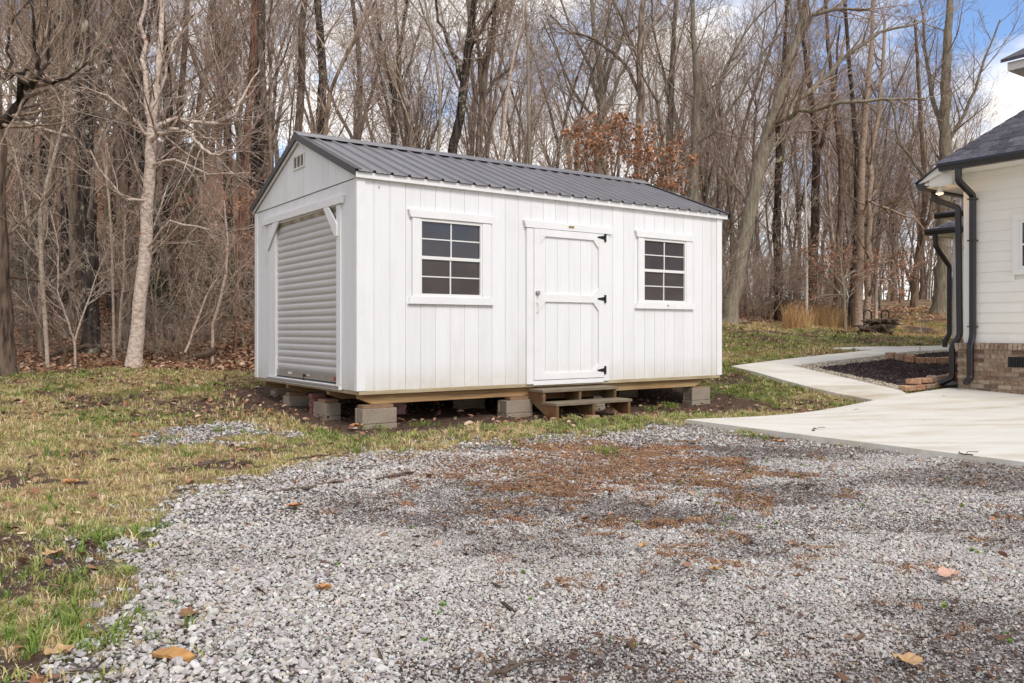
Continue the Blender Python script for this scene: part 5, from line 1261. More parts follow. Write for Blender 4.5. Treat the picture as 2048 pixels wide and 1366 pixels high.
def make_tree(seed, H, r0, forks=2, fork_at=.35, clear=.25, limbs=8, cfg=CFG, lean=.03, lfac=4.0, wob=.03):
    r = random.Random(seed); tr = []; out = []
    def stem(p, d, L, rad, depth, clr):
        n = 9 if depth == 0 else 7; pts, d2 = polyline(r, p, d, L, n, wob if depth == 0 else wob*1.6, .02); end = rad*(.72 if depth < forks else .12)
        rr = [rad+(end-rad)*(i/n) for i in range(n+1)]
        if depth == 0: rr[0] = rad*1.45; rr[1] = rad*1.08
        tr.append((pts, rr, 10 if depth == 0 else 7))
        trunk_kids(r, pts, rr, out, cfg, clr, max(1, int(limbs*(1-clr)*(1 if depth else .8))), lfac)
        if depth < forks:
            k = 2 if r.random() < .75 else 3
            for q in range(k): stem(pts[-1], tilt(r, norm((d2[0]*.7, d2[1]*.7, d2[2])), r.uniform(.16, .42)), L*r.uniform(.62, .95), end*r.uniform(.62, .9), depth+1, .12)
    d0 = norm((r.uniform(-lean, lean), r.uniform(-lean, lean), 1)); stem((0, 0, -.15), d0, H*fork_at, r0, 0, clear)
    return tr, out
def split_meshes(tr, out, bark, twig='twig_bark', crown_from=1):
    T = tubes_to_mesh('trunk', [(p, r, s) for p, r, s in tr], bark)
    Cm = tubes_to_mesh('crown', [(p, r, s) for p, r, s, l in out], twig)
    return T, Cm
BARKS = ['brown_bark', 'brown_bark', 'dark_bark', 'grey_bark']
protos_t = []
for i in range(9):
    r = random.Random(40+i); c = dict(CFG); c['kids'] = {1: 7, 2: 5, 3: 3}; c['rmin'] = .0038
    tr, out = make_tree(100+i, r.uniform(16, 21), r.uniform(.10, .185), 2, r.uniform(.26, .42), .35, 8, c, lfac=4.4)
    protos_t.append(split_meshes(tr, out, BARKS[i % 4]))
protos_d = []           # straight dark stems with a high crown
for i in range(3):
    r = random.Random(60+i); c = dict(CFG); c['kids'] = {1: 5, 2: 5, 3: 2}; c['rmin'] = .0045
    tr, out = make_tree(160+i, r.uniform(17, 20), r.uniform(.15, .22), 1, r.uniform(.5, .6), .35, 9, c, lfac=3.2)
    protos_d.append(split_meshes(tr, out, 'dark_bark'))
protos_s = []           # slim poles
for i in range(4):
    r = random.Random(70+i); c = dict(CFG); c['kids'] = {1: 7, 2: 5, 3: 3}; c['rmin'] = .0045; c['ang'] = (.5, 1.15); c['up'] = .04
    tr, out = make_tree(200+i, r.uniform(9, 13), r.uniform(.05, .08), 1, r.uniform(.45, .6), .18, 13, c, lean=.10, lfac=2.4, wob=.05)
    protos_s.append(split_meshes(tr, out, ['brown_bark', 'grey_bark', 'grey_bark', 'brown_bark'][i]))
protos_b = []           # twiggy understorey bushes
for i in range(5):
    r = random.Random(90+i); c = dict(CFG); c['kids'] = {1: 9, 2: 6, 3: 3}; c['rmin'] = .0026; c['wob'] = .12; c['up'] = .03; c['ang'] = (.35, 1.1); c['lref'] = {1: 2.2, 2: 1.0, 3: .5}; out = []; tr = []
    for k in range(6):
        d = norm((r.gauss(0, .35), r.gauss(0, .35), 1)); L = r.uniform(1.6, 3.6); p = (r.gauss(0, .15), r.gauss(0, .15), -.08); pts, _ = polyline(r, p, d, L, 7, .09, .0); rad = r.uniform(.010, .022); rr = [rad*(1-.75*j/7) for j in range(8)]; tr.append((pts, rr, 5))
        trunk_kids(r, pts, rr, out, c, .15, 6, 1.6, (.4, 1.2), (.3, .55), 2.2)
    protos_b.append(split_meshes(tr, out, 'grey_bark' if i % 2 else 'brown_bark'))
def plant(name, label, cat, group, pr, x, y, sc, rz, tint=(1, 1, 1), sz=None, tip=(0, 0)):
    t = thing(name, label, cat, (x, y, gz(x, y)), rz, group); t.rotation_euler = (tip[0], tip[1], rz); t.scale = (sc, sc, sz or sc)
    a = link('trunk' if name != 'bush' else 'stems', pr[0], t); b = link('crown' if name != 'bush' else 'twigs', pr[1], t)
    a.color = (*tint, 1); b.color = (*[min(1.3, v*1.0) for v in tint], 1); return t
R0 = random.Random(2024)
def px_of(x, y): return 1024+x/y*FPX
def clear_of(x, y):
    u = (x-X0)*SA+(y-Y0)*CA; v = -(x-X0)*CA+(y-Y0)*SA
    if -1.2 < u < 7.5 and -1 < v < 5.0: return False
    u = (x-HC[0])*SA+(y-HC[1])*CA; v = -(x-HC[0])*CA+(y-HC[1])*SA
    return not ((u > -1 and v < 1.5) or (u > 3 and v < 6))
def tnt(lo=.75, hi=1.25):
    k = R0.uniform(lo, hi); return (k*R0.uniform(1.0, 1.08), k, k*R0.uniform(.9, 1.0))
def edge_y(x): return 17.0 if x < -1 else (20.5 if x < 5.5 else 28.5+max(0, x-9)*1.25)
placed = []
def zone(n, x_of, ylo, yhi, maker, mind):
    c = 0; tries = 0
    while c < n and tries < n*40:
        tries += 1; y = R0.uniform(ylo, yhi); x = R0.uniform(*x_of)*y
        if y < edge_y(x)+(.5 if yhi > 18 else -1.6) or not clear_of(x, y): continue
        if y < 21 and (150 < px_of(x, y) < 215): continue
        if any((x-a)**2+(y-b)**2 < mind*mind for a, b in placed): continue
        placed.append((x, y)); maker(x, y); c += 1
def mk_tall(lab, grp, lo=.75, hi=1.15):
    def f(x, y): 
        k_ = R0.randrange(len(protos_t)); p = protos_t[k_]; s = R0.uniform(lo, hi); plant('tree', ['brown barked ', 'brown barked ', 'dark barked ', 'grey barked '][k_ % 4]+lab, 'tree', grp, p, x, y, s, R0.uniform(0, 6.28), tnt(.6, 1.7), s*R0.uniform(.9, 1.15), (R0.uniform(-.06, .06), R0.uniform(-.06, .06)))
    return f
def mk_dark(lab, grp):
    def f(x, y):
        s = R0.uniform(.8, 1.1); plant('tree', lab, 'tree', grp, R0.choice(protos_d), x, y, s, R0.uniform(0, 6.28), tnt(.6, 1.0), s, (R0.uniform(-.05, .05), R0.uniform(-.05, .05)))
    return f
def mk_slim(lab, grp):
    def f(x, y):
        k_ = R0.randrange(len(protos_s)); p = protos_s[k_]; s = R0.uniform(.6, 1.15); plant('sapling', ['brown ', 'grey ', 'grey ', 'brown '][k_]+lab, 'sapling', grp, p, x, y, s, R0.uniform(0, 6.28), tnt(.55, 1.1), None, (R0.uniform(-.12, .12), R0.uniform(-.12, .12)))
    return f
def mk_bush(lab, grp):
    def f(x, y):
        k_ = R0.randrange(len(protos_b)); p = protos_b[k_]; s = R0.uniform(.6, 1.15); plant('bush', ['brown stemmed ', 'grey stemmed '][k_ % 2]+lab, 'bush', grp, p, x, y, s, R0.uniform(0, 6.28), tnt(.5, 1.35))
    return f

def mk_low(lab, grp):
    def f(x, y):
        plant('bush', lab, 'bush', grp, R0.choice(protos_b), x, y, R0.uniform(.25, .5), R0.uniform(0, 6.28), tnt(.7, 1.3))
    return f
# trees one can tell apart, measured one by one
def hero(name, label, Y, pts, bark, seed, limbs=(), t0=.25, cnt=12, lfac=3.0, cfg=None, twig='twig_bark', tint=(1, 1, 1), base=True, leaves=None, lmax=5.0, kids=None, cat='tree'):
    """pts: (px, py, width px) from the base up at distance Y; limbs: lists of (px, py, width, dy) starting on the trunk"""
    r = random.Random(seed); c = dict(CFG if cfg is None else cfg)
    if kids: c['kids'] = kids
    if Y < 21: c['rmin'] = .0030
    def W3(px, py, y): return ((px-1024)/FPX*y, y, CAM_H-(py-HOR)/FPX*y)
    P = [W3(p[0], p[1], Y) for p in pts]; Rr = [p[2]/2/FPX*Y for p in pts]
    x0, y0 = P[0][0], Y
    if base: P[0] = (P[0][0], Y, gz(x0, y0)-.15)
    def dens(P, Rr, k, wob):
        op, orr = [], []
        for i in range(len(P)-1):
            for j in range(k):
                t = j/k; w = 0 if (i == 0 and j == 0) else wob
                op.append(tuple(P[i][q]+(P[i+1][q]-P[i][q])*t+r.gauss(0, w) for q in range(3))); orr.append(Rr[i]+(Rr[i+1]-Rr[i])*t)
        op.append(P[-1]); orr.append(Rr[-1]); return op, orr
    tp, tr_ = dens(P, Rr, 4, Rr[0]*.07)
    if base: tr_[0] *= 1.35; tr_[1] *= 1.08
    org = (x0, y0, gz(x0, y0) if base else P[0][2]); tr = [(tp, tr_, 14)]; out = []
    trunk_kids(r, tp, tr_, out, c, t0, cnt, lfac, (.5, 1.2), (.12, .30), lmax)
    for lb in limbs:
        Q = [W3(q[0], q[1], Y+q[3]) for q in lb]; qr = [q[2]/2/FPX*Y for q in lb]; q1, q2 = dens(Q, qr, 3, qr[0]*.45); tr.append((q1, q2, 8))
        trunk_kids(r, q1, q2, out, c, .12, max(4, int(len(lb)*3.2)), lfac*.7, (.4, 1.1), (.3, .6), lmax*.7)
    tr = [([(a-org[0], b-org[1], z-org[2]) for a, b, z in p], rr, s) for p, rr, s in tr]; out = [([(a-org[0], b-org[1], z-org[2]) for a, b, z in p], rr, s, l) for p, rr, s, l in out]
    t = thing(name, label, cat, org)
    a, b = split_meshes(tr, out, bark, twig); A = link('trunk', a, t); A.color = (*tint, 1); B = link('crown', b, t); B.color = (*tint, 1)
    placed.append((x0, y0))
    if leaves:
        nl, colr, cond, ls = leaves; cand = [p[-1] for p, rr, s, l in out if l >= 3]+[p[1] for p, rr, s, l in out if l >= 3]; cand = [q for q in cand if cond(q[0]+org[0], q[1]+org[1], q[2]+org[2])]; r.shuffle(cand)
        m = MB(); rng = r
        src = cand*(1+nl//max(1, len(cand)))
        for q in src[:nl]:
            q = (q[0]+rng.gauss(0, .06), q[1]+rng.gauss(0, .06), q[2]+rng.gauss(0, .06)); s = ls*rng.uniform(.6, 1.3); d = norm((rng.gauss(0, 1), rng.gauss(0, 1), rng.gauss(-.6, .7))); e = tilt(rng, d, 1.57); k = len(m.v)
            f = lambda u, v, w=0: tuple(q[i]+d[i]*u*s+e[i]*v*s for i in range(3))
            m.v += [f(0, 0), f(.4, .32), f(1, .05), f(.5, -.3)]; m.f.append((k, k+1, k+2, k+3))
        me = bpy.data.meshes.new('dry_leaves'); me.from_pydata(m.v, [], m.f)
        if colr not in M_: mat(colr, {'russet_foliage': (.40, .18, .08), 'beech_foliage': (.48, .22, .12), 'cedar_foliage': (.07, .08, .035)}[colr], .7, noise=(3, .5, ONE))
        me.materials.append(MATS[colr]); o = link('dry_leaves', me, A if False else t); o['kind'] = 'stuff'
    return t
K3 = {1: 6, 2: 5, 3: 4}
hero('tree', 'dark trunked tree at the left edge with moss near its base', 15.0, [(10, 748, 46), (2, 640, 40), (-4, 500, 38), (-10, 300, 34), (-20, 50, 30), (-25, -250, 22)], 'brown_bark', 11, t0=.3, cnt=12, tint=(.6, .55, .5))
hero('tree', 'crooked mossy tree leaning in from beyond the left edge', 10.5, [(-170, 800, 60), (-160, 520, 46), (-110, 330, 34), (-40, 270, 28)], 'dark_bark', 12, [[(-40, 270, 26, 0), (0, 248, 20, 0), (28, 208, 16, -.1), (50, 180, 13, -.2), (80, 158, 11, -.3), (74, 120, 8, -.4), (66, 60, 6, -.4), (50, -20, 4, -.4)], [(80, 158, 9, -.3), (104, 165, 7, -.5), (150, 150, 5, -.6), (190, 110, 3, -.6)], [(50, 180, 8, -.2), (95, 130, 6, 0), (100, 60, 5, .2), (98, -40, 4, .3)], [(-40, 270, 12, 0), (0, 160, 9, .3), (40, 145, 7, .5), (70, 135, 5, .6)], [(-60, 300, 10, 0), (20, 120, 6, 1), (15, 60, 5, 1), (60, 0, 4, 1)]], t0=.7, cnt=4, lfac=2.0, tint=(.8, .75, .68), kids={1: 6, 2: 4, 3: 2})
hero('tree', 'straight dark trunk blotched with pale lichen, second big tree from the left', 17.6, [(184, 690, 35), (181, 600, 32), (176, 420, 31), (172, 300, 30), (165, 130, 30), (160, 0, 28), (150, -300, 20)], 'dark_bark', 13, [[(178, 240, 8, 0), (215, 120, 7, .5), (260, 30, 5, .8), (300, -60, 4, 1)], [(180, 230, 6, 0), (225, 240, 5, -.5), (240, 255, 4, -1)]], t0=.25, cnt=13)
hero('tree', 'pale grey barked tree with peeling trunk at the wood edge left of the shed', 15.8, [(268, 738, 32), (276, 640, 26), (289, 520, 25), (296, 400, 23), (301, 300, 21), (305, 240, 17), (316, 160, 13), (322, 60, 10), (326, -60, 7)], 'pale_bark', 14,
     [[(300, 290, 14, 0), (296, 240, 12, .1), (290, 150, 10, .2), (287, 50, 8, .3), (290, -60, 6, .3)], [(304, 285, 9, 0), (318, 268, 9, -.3), (345, 257, 8, -.6), (375, 262, 7, -.9), (400, 290, 6, -1.1), (425, 310, 5, -1.3), (470, 300, 3, -1.5)], [(303, 262, 9, 0), (345, 235, 8, .4), (380, 245, 7, .7), (430, 246, 8, 1.0), (470, 228, 7, 1.2), (482, 195, 5, 1.4), (520, 140, 3, 1.6)], [(300, 280, 8, 0), (282, 258, 7, -.2), (262, 230, 6, -.4), (215, 190, 4, -.8), (160, 175, 3, -1)], [(297, 400, 6, 0), (250, 400, 5, -.5), (210, 350, 4, -.8), (180, 300, 3, -1)], [(300, 330, 6, 0), (350, 318, 5, -.5), (420, 350, 4, -1.0), (500, 345, 2, -1.3)], [(304, 230, 7, 0), (332, 150, 6, .2), (345, 90, 5, .3), (400, 20, 3, .4)], [(290, 500, 5, 0), (340, 440, 4, -.6), (420, 460, 3, -1)]],
     t0=.12, cnt=13, lfac=2.8, tint=(1.02, 1, .98), kids=K3, leaves=(110, 'beech_foliage', lambda x, y, z: True, .07))
hero('tree', 'brown trunk forking near the top, just left of the pale tree', 19.5, [(250, 694, 32), (246, 560, 27), (244, 400, 26), (240, 250, 27), (238, 150, 24), (250, 60, 18), (262, -30, 14), (270, -250, 9)], 'brown_bark', 15, [[(238, 160, 16, 0), (215, 110, 13, .3), (190, 80, 10, .6), (150, -20, 7, .9)], [(236, 130, 14, 0), (228, 60, 11, -.3), (220, -60, 8, -.4)]], t0=.35, cnt=12, tint=(.8, .75, .7))
hero('tree', 'nearly black trunk close behind the pale tree', 20.5, [(318, 690, 28), (312, 560, 27), (300, 400, 26), (288, 300, 26), (275, 180, 25), (279, 60, 22), (284, -60, 18), (290, -300, 12)], 'dark_bark', 16, [[(276, 150, 10, 0), (300, 60, 9, .5), (312, -20, 7, .8)]], t0=.35, cnt=10, tint=(.75, .75, .75))
hero('tree', 'short dark stump like trunk with shredded bark right of the pale tree', 21.0, [(372, 660, 30), (362, 620, 22), (352, 560, 16), (346, 480, 14), (345, 350, 13), (360, 200, 12), (375, 0, 10), (380, -200, 7)], 'brown_bark', 17, t0=.25, cnt=12, tint=(.55, .45, .4))
hero('tree', 'reddish brown trunk leaning slightly just left of the shed roof', 22.0, [(478, 660, 17), (482, 520, 16), (485, 400, 16), (493, 300, 15), (500, 200, 15), (505, 120, 14), (510, 0, 12), (515, -250, 8)], 'brown_bark', 18, t0=.3, cnt=12, tint=(.85, .6, .52))
hero('tree', 'thin dark trunk far left between the edge tree and the lichen tree', 23.0, [(132, 622, 17), (130, 500, 15), (128, 350, 14), (124, 200, 13), (120, 0, 11), (118, -200, 8)], 'dark_bark', 19, t0=.3, cnt=11)
hero('tree', 'curving pale sapling trunk near the left lawn edge', 15.9, [(97, 738, 7), (90, 640, 8), (82, 530, 8), (80, 430, 8), (95, 360, 7), (112, 300, 6), (125, 250, 4), (130, 180, 3)], 'pale_bark', 20, [[(80, 520, 6, 0), (60, 460, 5, -.3), (40, 350, 4, -.4), (20, 280, 3, -.5)]], t0=.1, cnt=10, lfac=1.8, twig='pale_bark', tint=(.85, .85, .8))
hero('tree', 'forked Y shaped pale sapling on the leaf litter left', 15.9, [(151, 740, 5), (150, 690, 5), (146, 672, 4)], 'pale_bark', 21, [[(150, 680, 4, 0), (130, 630, 4, -.1), (115, 580, 3, -.2), (118, 500, 3, -.2), (100, 420, 2, -.2)], [(150, 680, 4, 0), (165, 630, 4, .1), (180, 592, 3, .2), (196, 540, 2, .3), (230, 470, 2, .3)]], t0=.5, cnt=3, lfac=1.2, twig='pale_bark', tint=(.8, .78, .74))
hero('tree', 'pair of slender pale stems leaning right near the shed wall', 16.2, [(424, 702, 6), (426, 650, 6), (440, 600, 6), (452, 545, 5), (455, 480, 4), (448, 400, 3)], 'pale_bark', 22, [[(370, 705, 5, -.2), (395, 640, 4, 0), (415, 590, 4, .2), (445, 540, 3, .4), (470, 470, 2, .5)]], t0=.2, cnt=10, lfac=1.6, twig='pale_bark', tint=(.85, .8, .74))
hero('tree', 'thin straight pale twin poles between lichen tree and pale tree', 17.0, [(229, 690, 6), (226, 600, 5), (224, 500, 5), (218, 400, 4), (205, 300, 3)], 'pale_bark', 23, [[(238, 690, 6, .2), (243, 600, 5, .2), (250, 520, 5, .2), (250, 430, 3, .2)]], t0=.2, cnt=8, lfac=1.4, twig='pale_bark', tint=(.8, .76, .7))
# above the shed
MID_T = [('slender lichen covered trunk rising above the left half of the roof', 787, 26, [(787, 640, 14), (787, 290, 11), (789, 170, 10), (800, 90, 8), (815, 0, 7), (830, -200, 4)], 'dark_bark', 31, 1.2),
 ('brown double trunk left of centre above the roof', 820, 28, [(825, 640, 14), (822, 280, 12), (812, 230, 10), (800, 190, 8), (798, 100, 7), (790, 0, 5), (780, -150, 4)], 'brown_bark', 32, .8),
 ('thin greenish lichened stem rising from the roof line left of centre', 876, 24, [(876, 640, 8), (876, 300, 7), (880, 250, 6), (880, 180, 6), (868, 90, 5), (850, 0, 4), (840, -100, 3)], 'grey_bark', 33, 1.2),
 ('thick dark lichened trunk that bends above the middle of the roof', 905, 27, [(902, 640, 22), (905, 300, 19), (920, 240, 18), (930, 150, 17), (938, 80, 15), (948, 10, 12), (965, -180, 8)], 'dark_bark', 34, 1.1),
 ('reddish trunk beside the bent dark one above the roof', 960, 27.5, [(956, 640, 18), (958, 290, 14), (965, 200, 14), (972, 130, 12), (985, 60, 10), (1000, -20, 8), (1020, -200, 5)], 'brown_bark', 35, .95),
 ('pale thin leaning stem above the middle of the roof', 1008, 23, [(1000, 640, 8), (1004, 300, 7), (1012, 200, 6), (1028, 110, 5), (1045, 40, 4), (1060, -100, 3)], 'pale_bark', 36, .9),
 ('slim lichened pole right of centre above the roof', 1060, 26, [(1060, 640, 8), (1060, 320, 8), (1057, 220, 7), (1056, 100, 6), (1050, 0, 5), (1045, -160, 3)], 'grey_bark', 37, 1.2),
 ('greenish grey trunk fanning into many upright limbs above the russet tree', 1200, 30, [(1196, 620, 24), (1200, 300, 20), (1203, 230, 19), (1205, 180, 17), (1198, 120, 11), (1185, 40, 8), (1175, -150, 5)], 'grey_bark', 38, 1.0),
 ('reddish barked trunk rising to the top right of centre', 1278, 26, [(1272, 620, 19), (1276, 300, 16), (1282, 200, 15), (1280, 110, 14), (1284, 30, 11), (1290, -60, 9), (1300, -250, 5)], 'brown_bark', 39, 1.0),
 ('upright brown trunk right of the reddish one', 1343, 28, [(1338, 620, 15), (1340, 300, 13), (1343, 180, 12), (1346, 90, 10), (1352, 0, 8), (1360, -200, 5)], 'brown_bark', 40, .9),
 ('mossy grey trunk just left of the roof end', 1393, 27, [(1388, 640, 22), (1385, 400, 20), (1390, 300, 17), (1395, 200, 15), (1390, 110, 12), (1385, 30, 9), (1380, -180, 5)], 'grey_bark', 41, .9),
 ('dark trunk in the gap above the left roof slope', 640, 25, [(636, 640, 22), (640, 260, 18), (646, 160, 17), (640, 60, 15), (630, -60, 12), (620, -250, 7)], 'dark_bark', 42, .9),
 ('pair of close brown trunks above the gable peak', 600, 26, [(596, 640, 18), (598, 250, 15), (604, 150, 14), (604, 60, 13), (612, -40, 11), (620, -250, 7)], 'brown_bark', 43, .9),
 ('dark crooked trunk left of the gable peak', 545, 24, [(540, 640, 16), (538, 300, 14), (528, 200, 14), (520, 100, 13), (515, 0, 11), (505, -200, 8)], 'brown_bark', 44, .75),
 ('slender dark trunk between the gable peak and the bent trees', 715, 27, [(712, 640, 14), (716, 280, 11), (722, 180, 10), (716, 90, 9), (705, 0, 8), (700, -200, 5)], 'brown_bark', 45, .85)]
fan = {38: [[(1203, 220, 9, 0), (1180, 140, 7, .5), (1140, 60, 5, 1), (1110, -40, 4, 1.4)], [(1205, 190, 9, 0), (1222, 130, 7, -.4), (1250, 60, 6, -.8), (1262, -60, 4, -1)], [(1203, 200, 8, 0), (1212, 110, 6, .6), (1218, 20, 5, 1), (1225, -100, 3, 1)], [(1201, 240, 8, 0), (1225, 190, 7, .4), (1245, 140, 5, .8), (1290, 60, 3, 1)], [(1200, 250, 7, 0), (1160, 200, 6, -.5), (1120, 120, 4, -.8), (1085, 40, 3, -1)]],
       39: [[(1280, 190, 8, 0), (1245, 120, 7, .5), (1190, 80, 6, .8), (1140, 65, 5, 1), (1100, 30, 3, 1)], [(1283, 100, 8, 0), (1310, 50, 6, .4), (1340, 10, 5, .6), (1380, -50, 3, .8)], [(1281, 130, 8, 0), (1255, 60, 6, 0), (1220, -20, 5, 0)]],
       34: [[(928, 170, 10, 0), (905, 100, 8, .5), (880, 40, 6, .8), (860, -60, 4, 1)], [(934, 110, 10, 0), (960, 60, 8, -.4), (985, 20, 7, -.6), (1010, -40, 5, -.6)]],
       35: [[(965, 190, 8, 0), (1000, 150, 6, .5), (1040, 120, 4, .8)], [(970, 140, 8, 0), (950, 70, 6, 0), (945, -10, 5, 0)]],
       31: [[(788, 200, 6, 0), (770, 120, 5, .4), (755, 40, 4, .6), (745, -50, 3, .6)]],
       41: [[(1393, 260, 9, 0), (1420, 210, 7, .3), (1455, 130, 6, .6), (1500, 50, 4, .9), (1560, -10, 3, 1)], [(1393, 290, 8, 0), (1430, 260, 7, -.3), (1480, 190, 5, -.6), (1530, 100, 4, -.8), (1590, 40, 3, -.8)]],
       40: [[(1342, 220, 6, 0), (1325, 130, 5, .4), (1305, 40, 4, .6), (1300, -60, 3, .6)]]}
for (lab, _, Yt, pts, bk, sd_, k) in MID_T:
    hero('tree', lab, Yt, pts, bk, sd_, fan.get(sd_, ()), t0=.42, cnt=14, lfac=3.4, tint=(k, k*.97, k*.93))
# right of the shed
hero('tree', 'big pale grey tree leaning right, just beside the right end of the shed', 26.0, [(1455, 662, 38), (1462, 610, 31), (1478, 540, 28), (1494, 450, 27), (1508, 380, 26), (1520, 320, 26), (1540, 255, 24), (1553, 210, 18), (1572, 150, 16), (1592, 80, 14), (1605, 30, 13), (1622, -50, 10), (1650, -200, 6)], 'grey_bark', 51,
     [[(1545, 250, 11, 0), (1560, 240, 10, -.3), (1600, 222, 9, -.8), (1680, 206, 8, -1.4), (1760, 198, 6, -1.8), (1850, 200, 4, -2)], [(1550, 235, 12, 0), (1590, 205, 11, .3), (1640, 165, 10, .6), (1700, 105, 8, .8), (1760, 65, 6, 1), (1850, 40, 4, 1)], [(1600, 70, 10, 0), (1630, 30, 9, -.3), (1670, 15, 7, -.5), (1740, 20, 4, -.7)], [(1555, 200, 7, 0), (1570, 130, 6, .5), (1585, 60, 4, .8), (1580, 0, 3, 1)], [(1500, 420, 7, 0), (1470, 370, 5, .4), (1440, 330, 3, .8)], [(1490, 430, 7, 0), (1530, 310, 5, .4), (1580, 265, 4, .6), (1650, 262, 2, .8)]], t0=.45, cnt=14, lfac=3.2, tint=(1.05, 1.0, .95))
hero('tree', 'large grey barked tree standing alone in the lawn beside the porch', 35.0, [(1882, 628, 40), (1884, 590, 33), (1887, 520, 29), (1888, 430, 26), (1888, 330, 24), (1890, 240, 22), (1892, 150, 18), (1898, 40, 14), (1905, -120, 8)], 'grey_bark', 52, [[(1888, 400, 10, 0), (1850, 350, 8, .5), (1800, 290, 6, 1), (1780, 200, 4, 1.4)], [(1890, 260, 10, 0), (1860, 180, 8, .5), (1850, 100, 6, 1), (1840, 0, 4, 1)], [(1890, 300, 8, 0), (1930, 230, 7, -.4), (1960, 150, 5, -.8), (2000, 40, 3, -1)]], t0=.35, cnt=13, lfac=4.0, tint=(.9, .85, .8))
hero('tree', 'twin trunk with peeling bark right behind the log rack', 29.5, [(1716, 652, 24), (1716, 610, 18), (1720, 520, 15), (1722, 420, 14), (1724, 300, 13), (1735, 180, 11), (1745, 60, 8), (1750, -120, 5)], 'pale_bark', 53, [[(1732, 652, 15, -.1), (1736, 560, 13, -.1), (1738, 440, 12, 0), (1745, 320, 10, .1), (1760, 180, 8, .2), (1770, 40, 6, .2)], [(1722, 440, 7, 0), (1735, 400, 6, -.4), (1770, 415, 5, -.8), (1830, 440, 3, -1.2), (1880, 500, 2, -1.4)]], t0=.4, cnt=12, lfac=3.2, tint=(.62, .55, .48))
hero('tree', 'dark leaning trunk just left of the peeling twin trunk', 31.0, [(1702, 640, 14), (1706, 560, 12), (1712, 460, 11), (1714, 300, 10), (1700, 150, 8), (1690, 0, 6)], 'dark_bark', 54, t0=.4, cnt=10, lfac=3.4)
hero('tree', 'stout dark trunk behind the tall dry grass', 32.0, [(1624, 622, 20), (1626, 540, 18), (1630, 430, 17), (1633, 330, 15), (1628, 240, 12), (1615, 140, 9), (1600, 20, 7), (1590, -120, 4)], 'dark_bark', 55, [[(1632, 330, 10, 0), (1650, 260, 8, .3), (1670, 170, 6, .5), (1680, 50, 4, .7)]], t0=.4, cnt=13, lfac=4.0, tint=(1.3, 1.05, .9))
hero('tree', 'thin white barked pole standing in the dry grass', 28.0, [(1613, 628, 7), (1613, 540, 6), (1612, 440, 5), (1610, 350, 4), (1608, 250, 3)], 'pale_bark', 56, t0=.4, cnt=8, lfac=1.6, tint=(.9, .95, .95))
hero('tree', 'brown trunk with a hanging elbow left of the log rack', 33.0, [(1672, 620, 16), (1676, 540, 14), (1682, 440, 13), (1684, 340, 12), (1672, 230, 10), (1660, 120, 8), (1650, 0, 6)], 'brown_bark', 57, [[(1684, 400, 8, 0), (1700, 340, 7, .4), (1718, 260, 5, .8), (1740, 150, 3, 1)]], t0=.4, cnt=12, lfac=3.8, tint=(.75, .65, .6))
hero('tree', 'leaning forked trunk on the far leaf slope right of the log rack', 40.0, [(1828, 604, 14), (1832, 540, 12), (1842, 470, 11), (1850, 400, 10), (1846, 300, 9), (1838, 180, 7), (1830, 40, 5)], 'brown_bark', 58, [[(1833, 530, 8, 0), (1850, 470, 8, -.3), (1862, 420, 7, -.5), (1880, 330, 5, -.7)]], t0=.4, cnt=12, lfac=4.5, tint=(.8, .7, .6))
hero('tree', 'thick upright trunk between the dry grass and the leaning tree', 31.0, [(1560, 640, 20), (1556, 560, 17), (1554, 450, 15), (1556, 340, 13), (1560, 230, 11), (1570, 100, 8), (1575, -50, 5)], 'dark_bark', 59, t0=.35, cnt=13, lfac=3.6, tint=(1.0, .85, .75))
# trees that keep their dry leaves
hero('tree', 'young oak holding rust orange leaves behind the right half of the shed roof', 17.8, [(1225, 660, 12), (1228, 480, 9), (1232, 400, 8), (1236, 340, 6), (1240, 290, 4), (1235, 250, 2)], 'brown_bark', 61, [[(1230, 440, 5, 0), (1275, 375, 4, -.3), (1310, 345, 3, -.4), (1338, 335, 2, -.5)], [(1230, 460, 5, 0), (1185, 370, 4, .3), (1165, 320, 3, .4), (1150, 290, 2, .5)], [(1232, 420, 5, 0), (1210, 340, 4, -.4), (1195, 290, 3, -.5), (1190, 262, 2, -.5)], [(1232, 420, 5, 0), (1255, 340, 4, .4), (1262, 300, 3, .5), (1240, 262, 2, .5)], [(1231, 430, 5, 0), (1290, 400, 4, .4), (1330, 385, 3, .7)]], t0=.3, cnt=14, lfac=1.5, lmax=1.5,
     leaves=(3300, 'russet_foliage', lambda x, y, z: (px_of(x, y) > 1130) and CAM_H < z and (661-(z-CAM_H)/y*FPX) > 232 + .0009*(px_of(x, y)-1215)**2 - (14*math.sin(x*9)) , .085))
hero('tree', 'slim beech with coppery leaves left of the twin peeling trunk', 28.5, [(1690, 645, 6), (1688, 580, 5), (1680, 520, 4), (1675, 470, 3)], 'grey_bark', 62, [[(1688, 600, 4, 0), (1660, 560, 3, .3), (1630, 545, 2, .5)], [(1686, 570, 4, 0), (1650, 530, 3, -.4), (1610, 515, 2, -.6)], [(1684, 560, 3, 0), (1710, 540, 3, .4)], [(1688, 590, 3, 0), (1650, 590, 2, 0), (1620, 600, 2, 0)]], t0=.15, cnt=14, lfac=1.6, lmax=1.6, leaves=(1100, 'beech_foliage', lambda x, y, z: z < 4.2, .09))
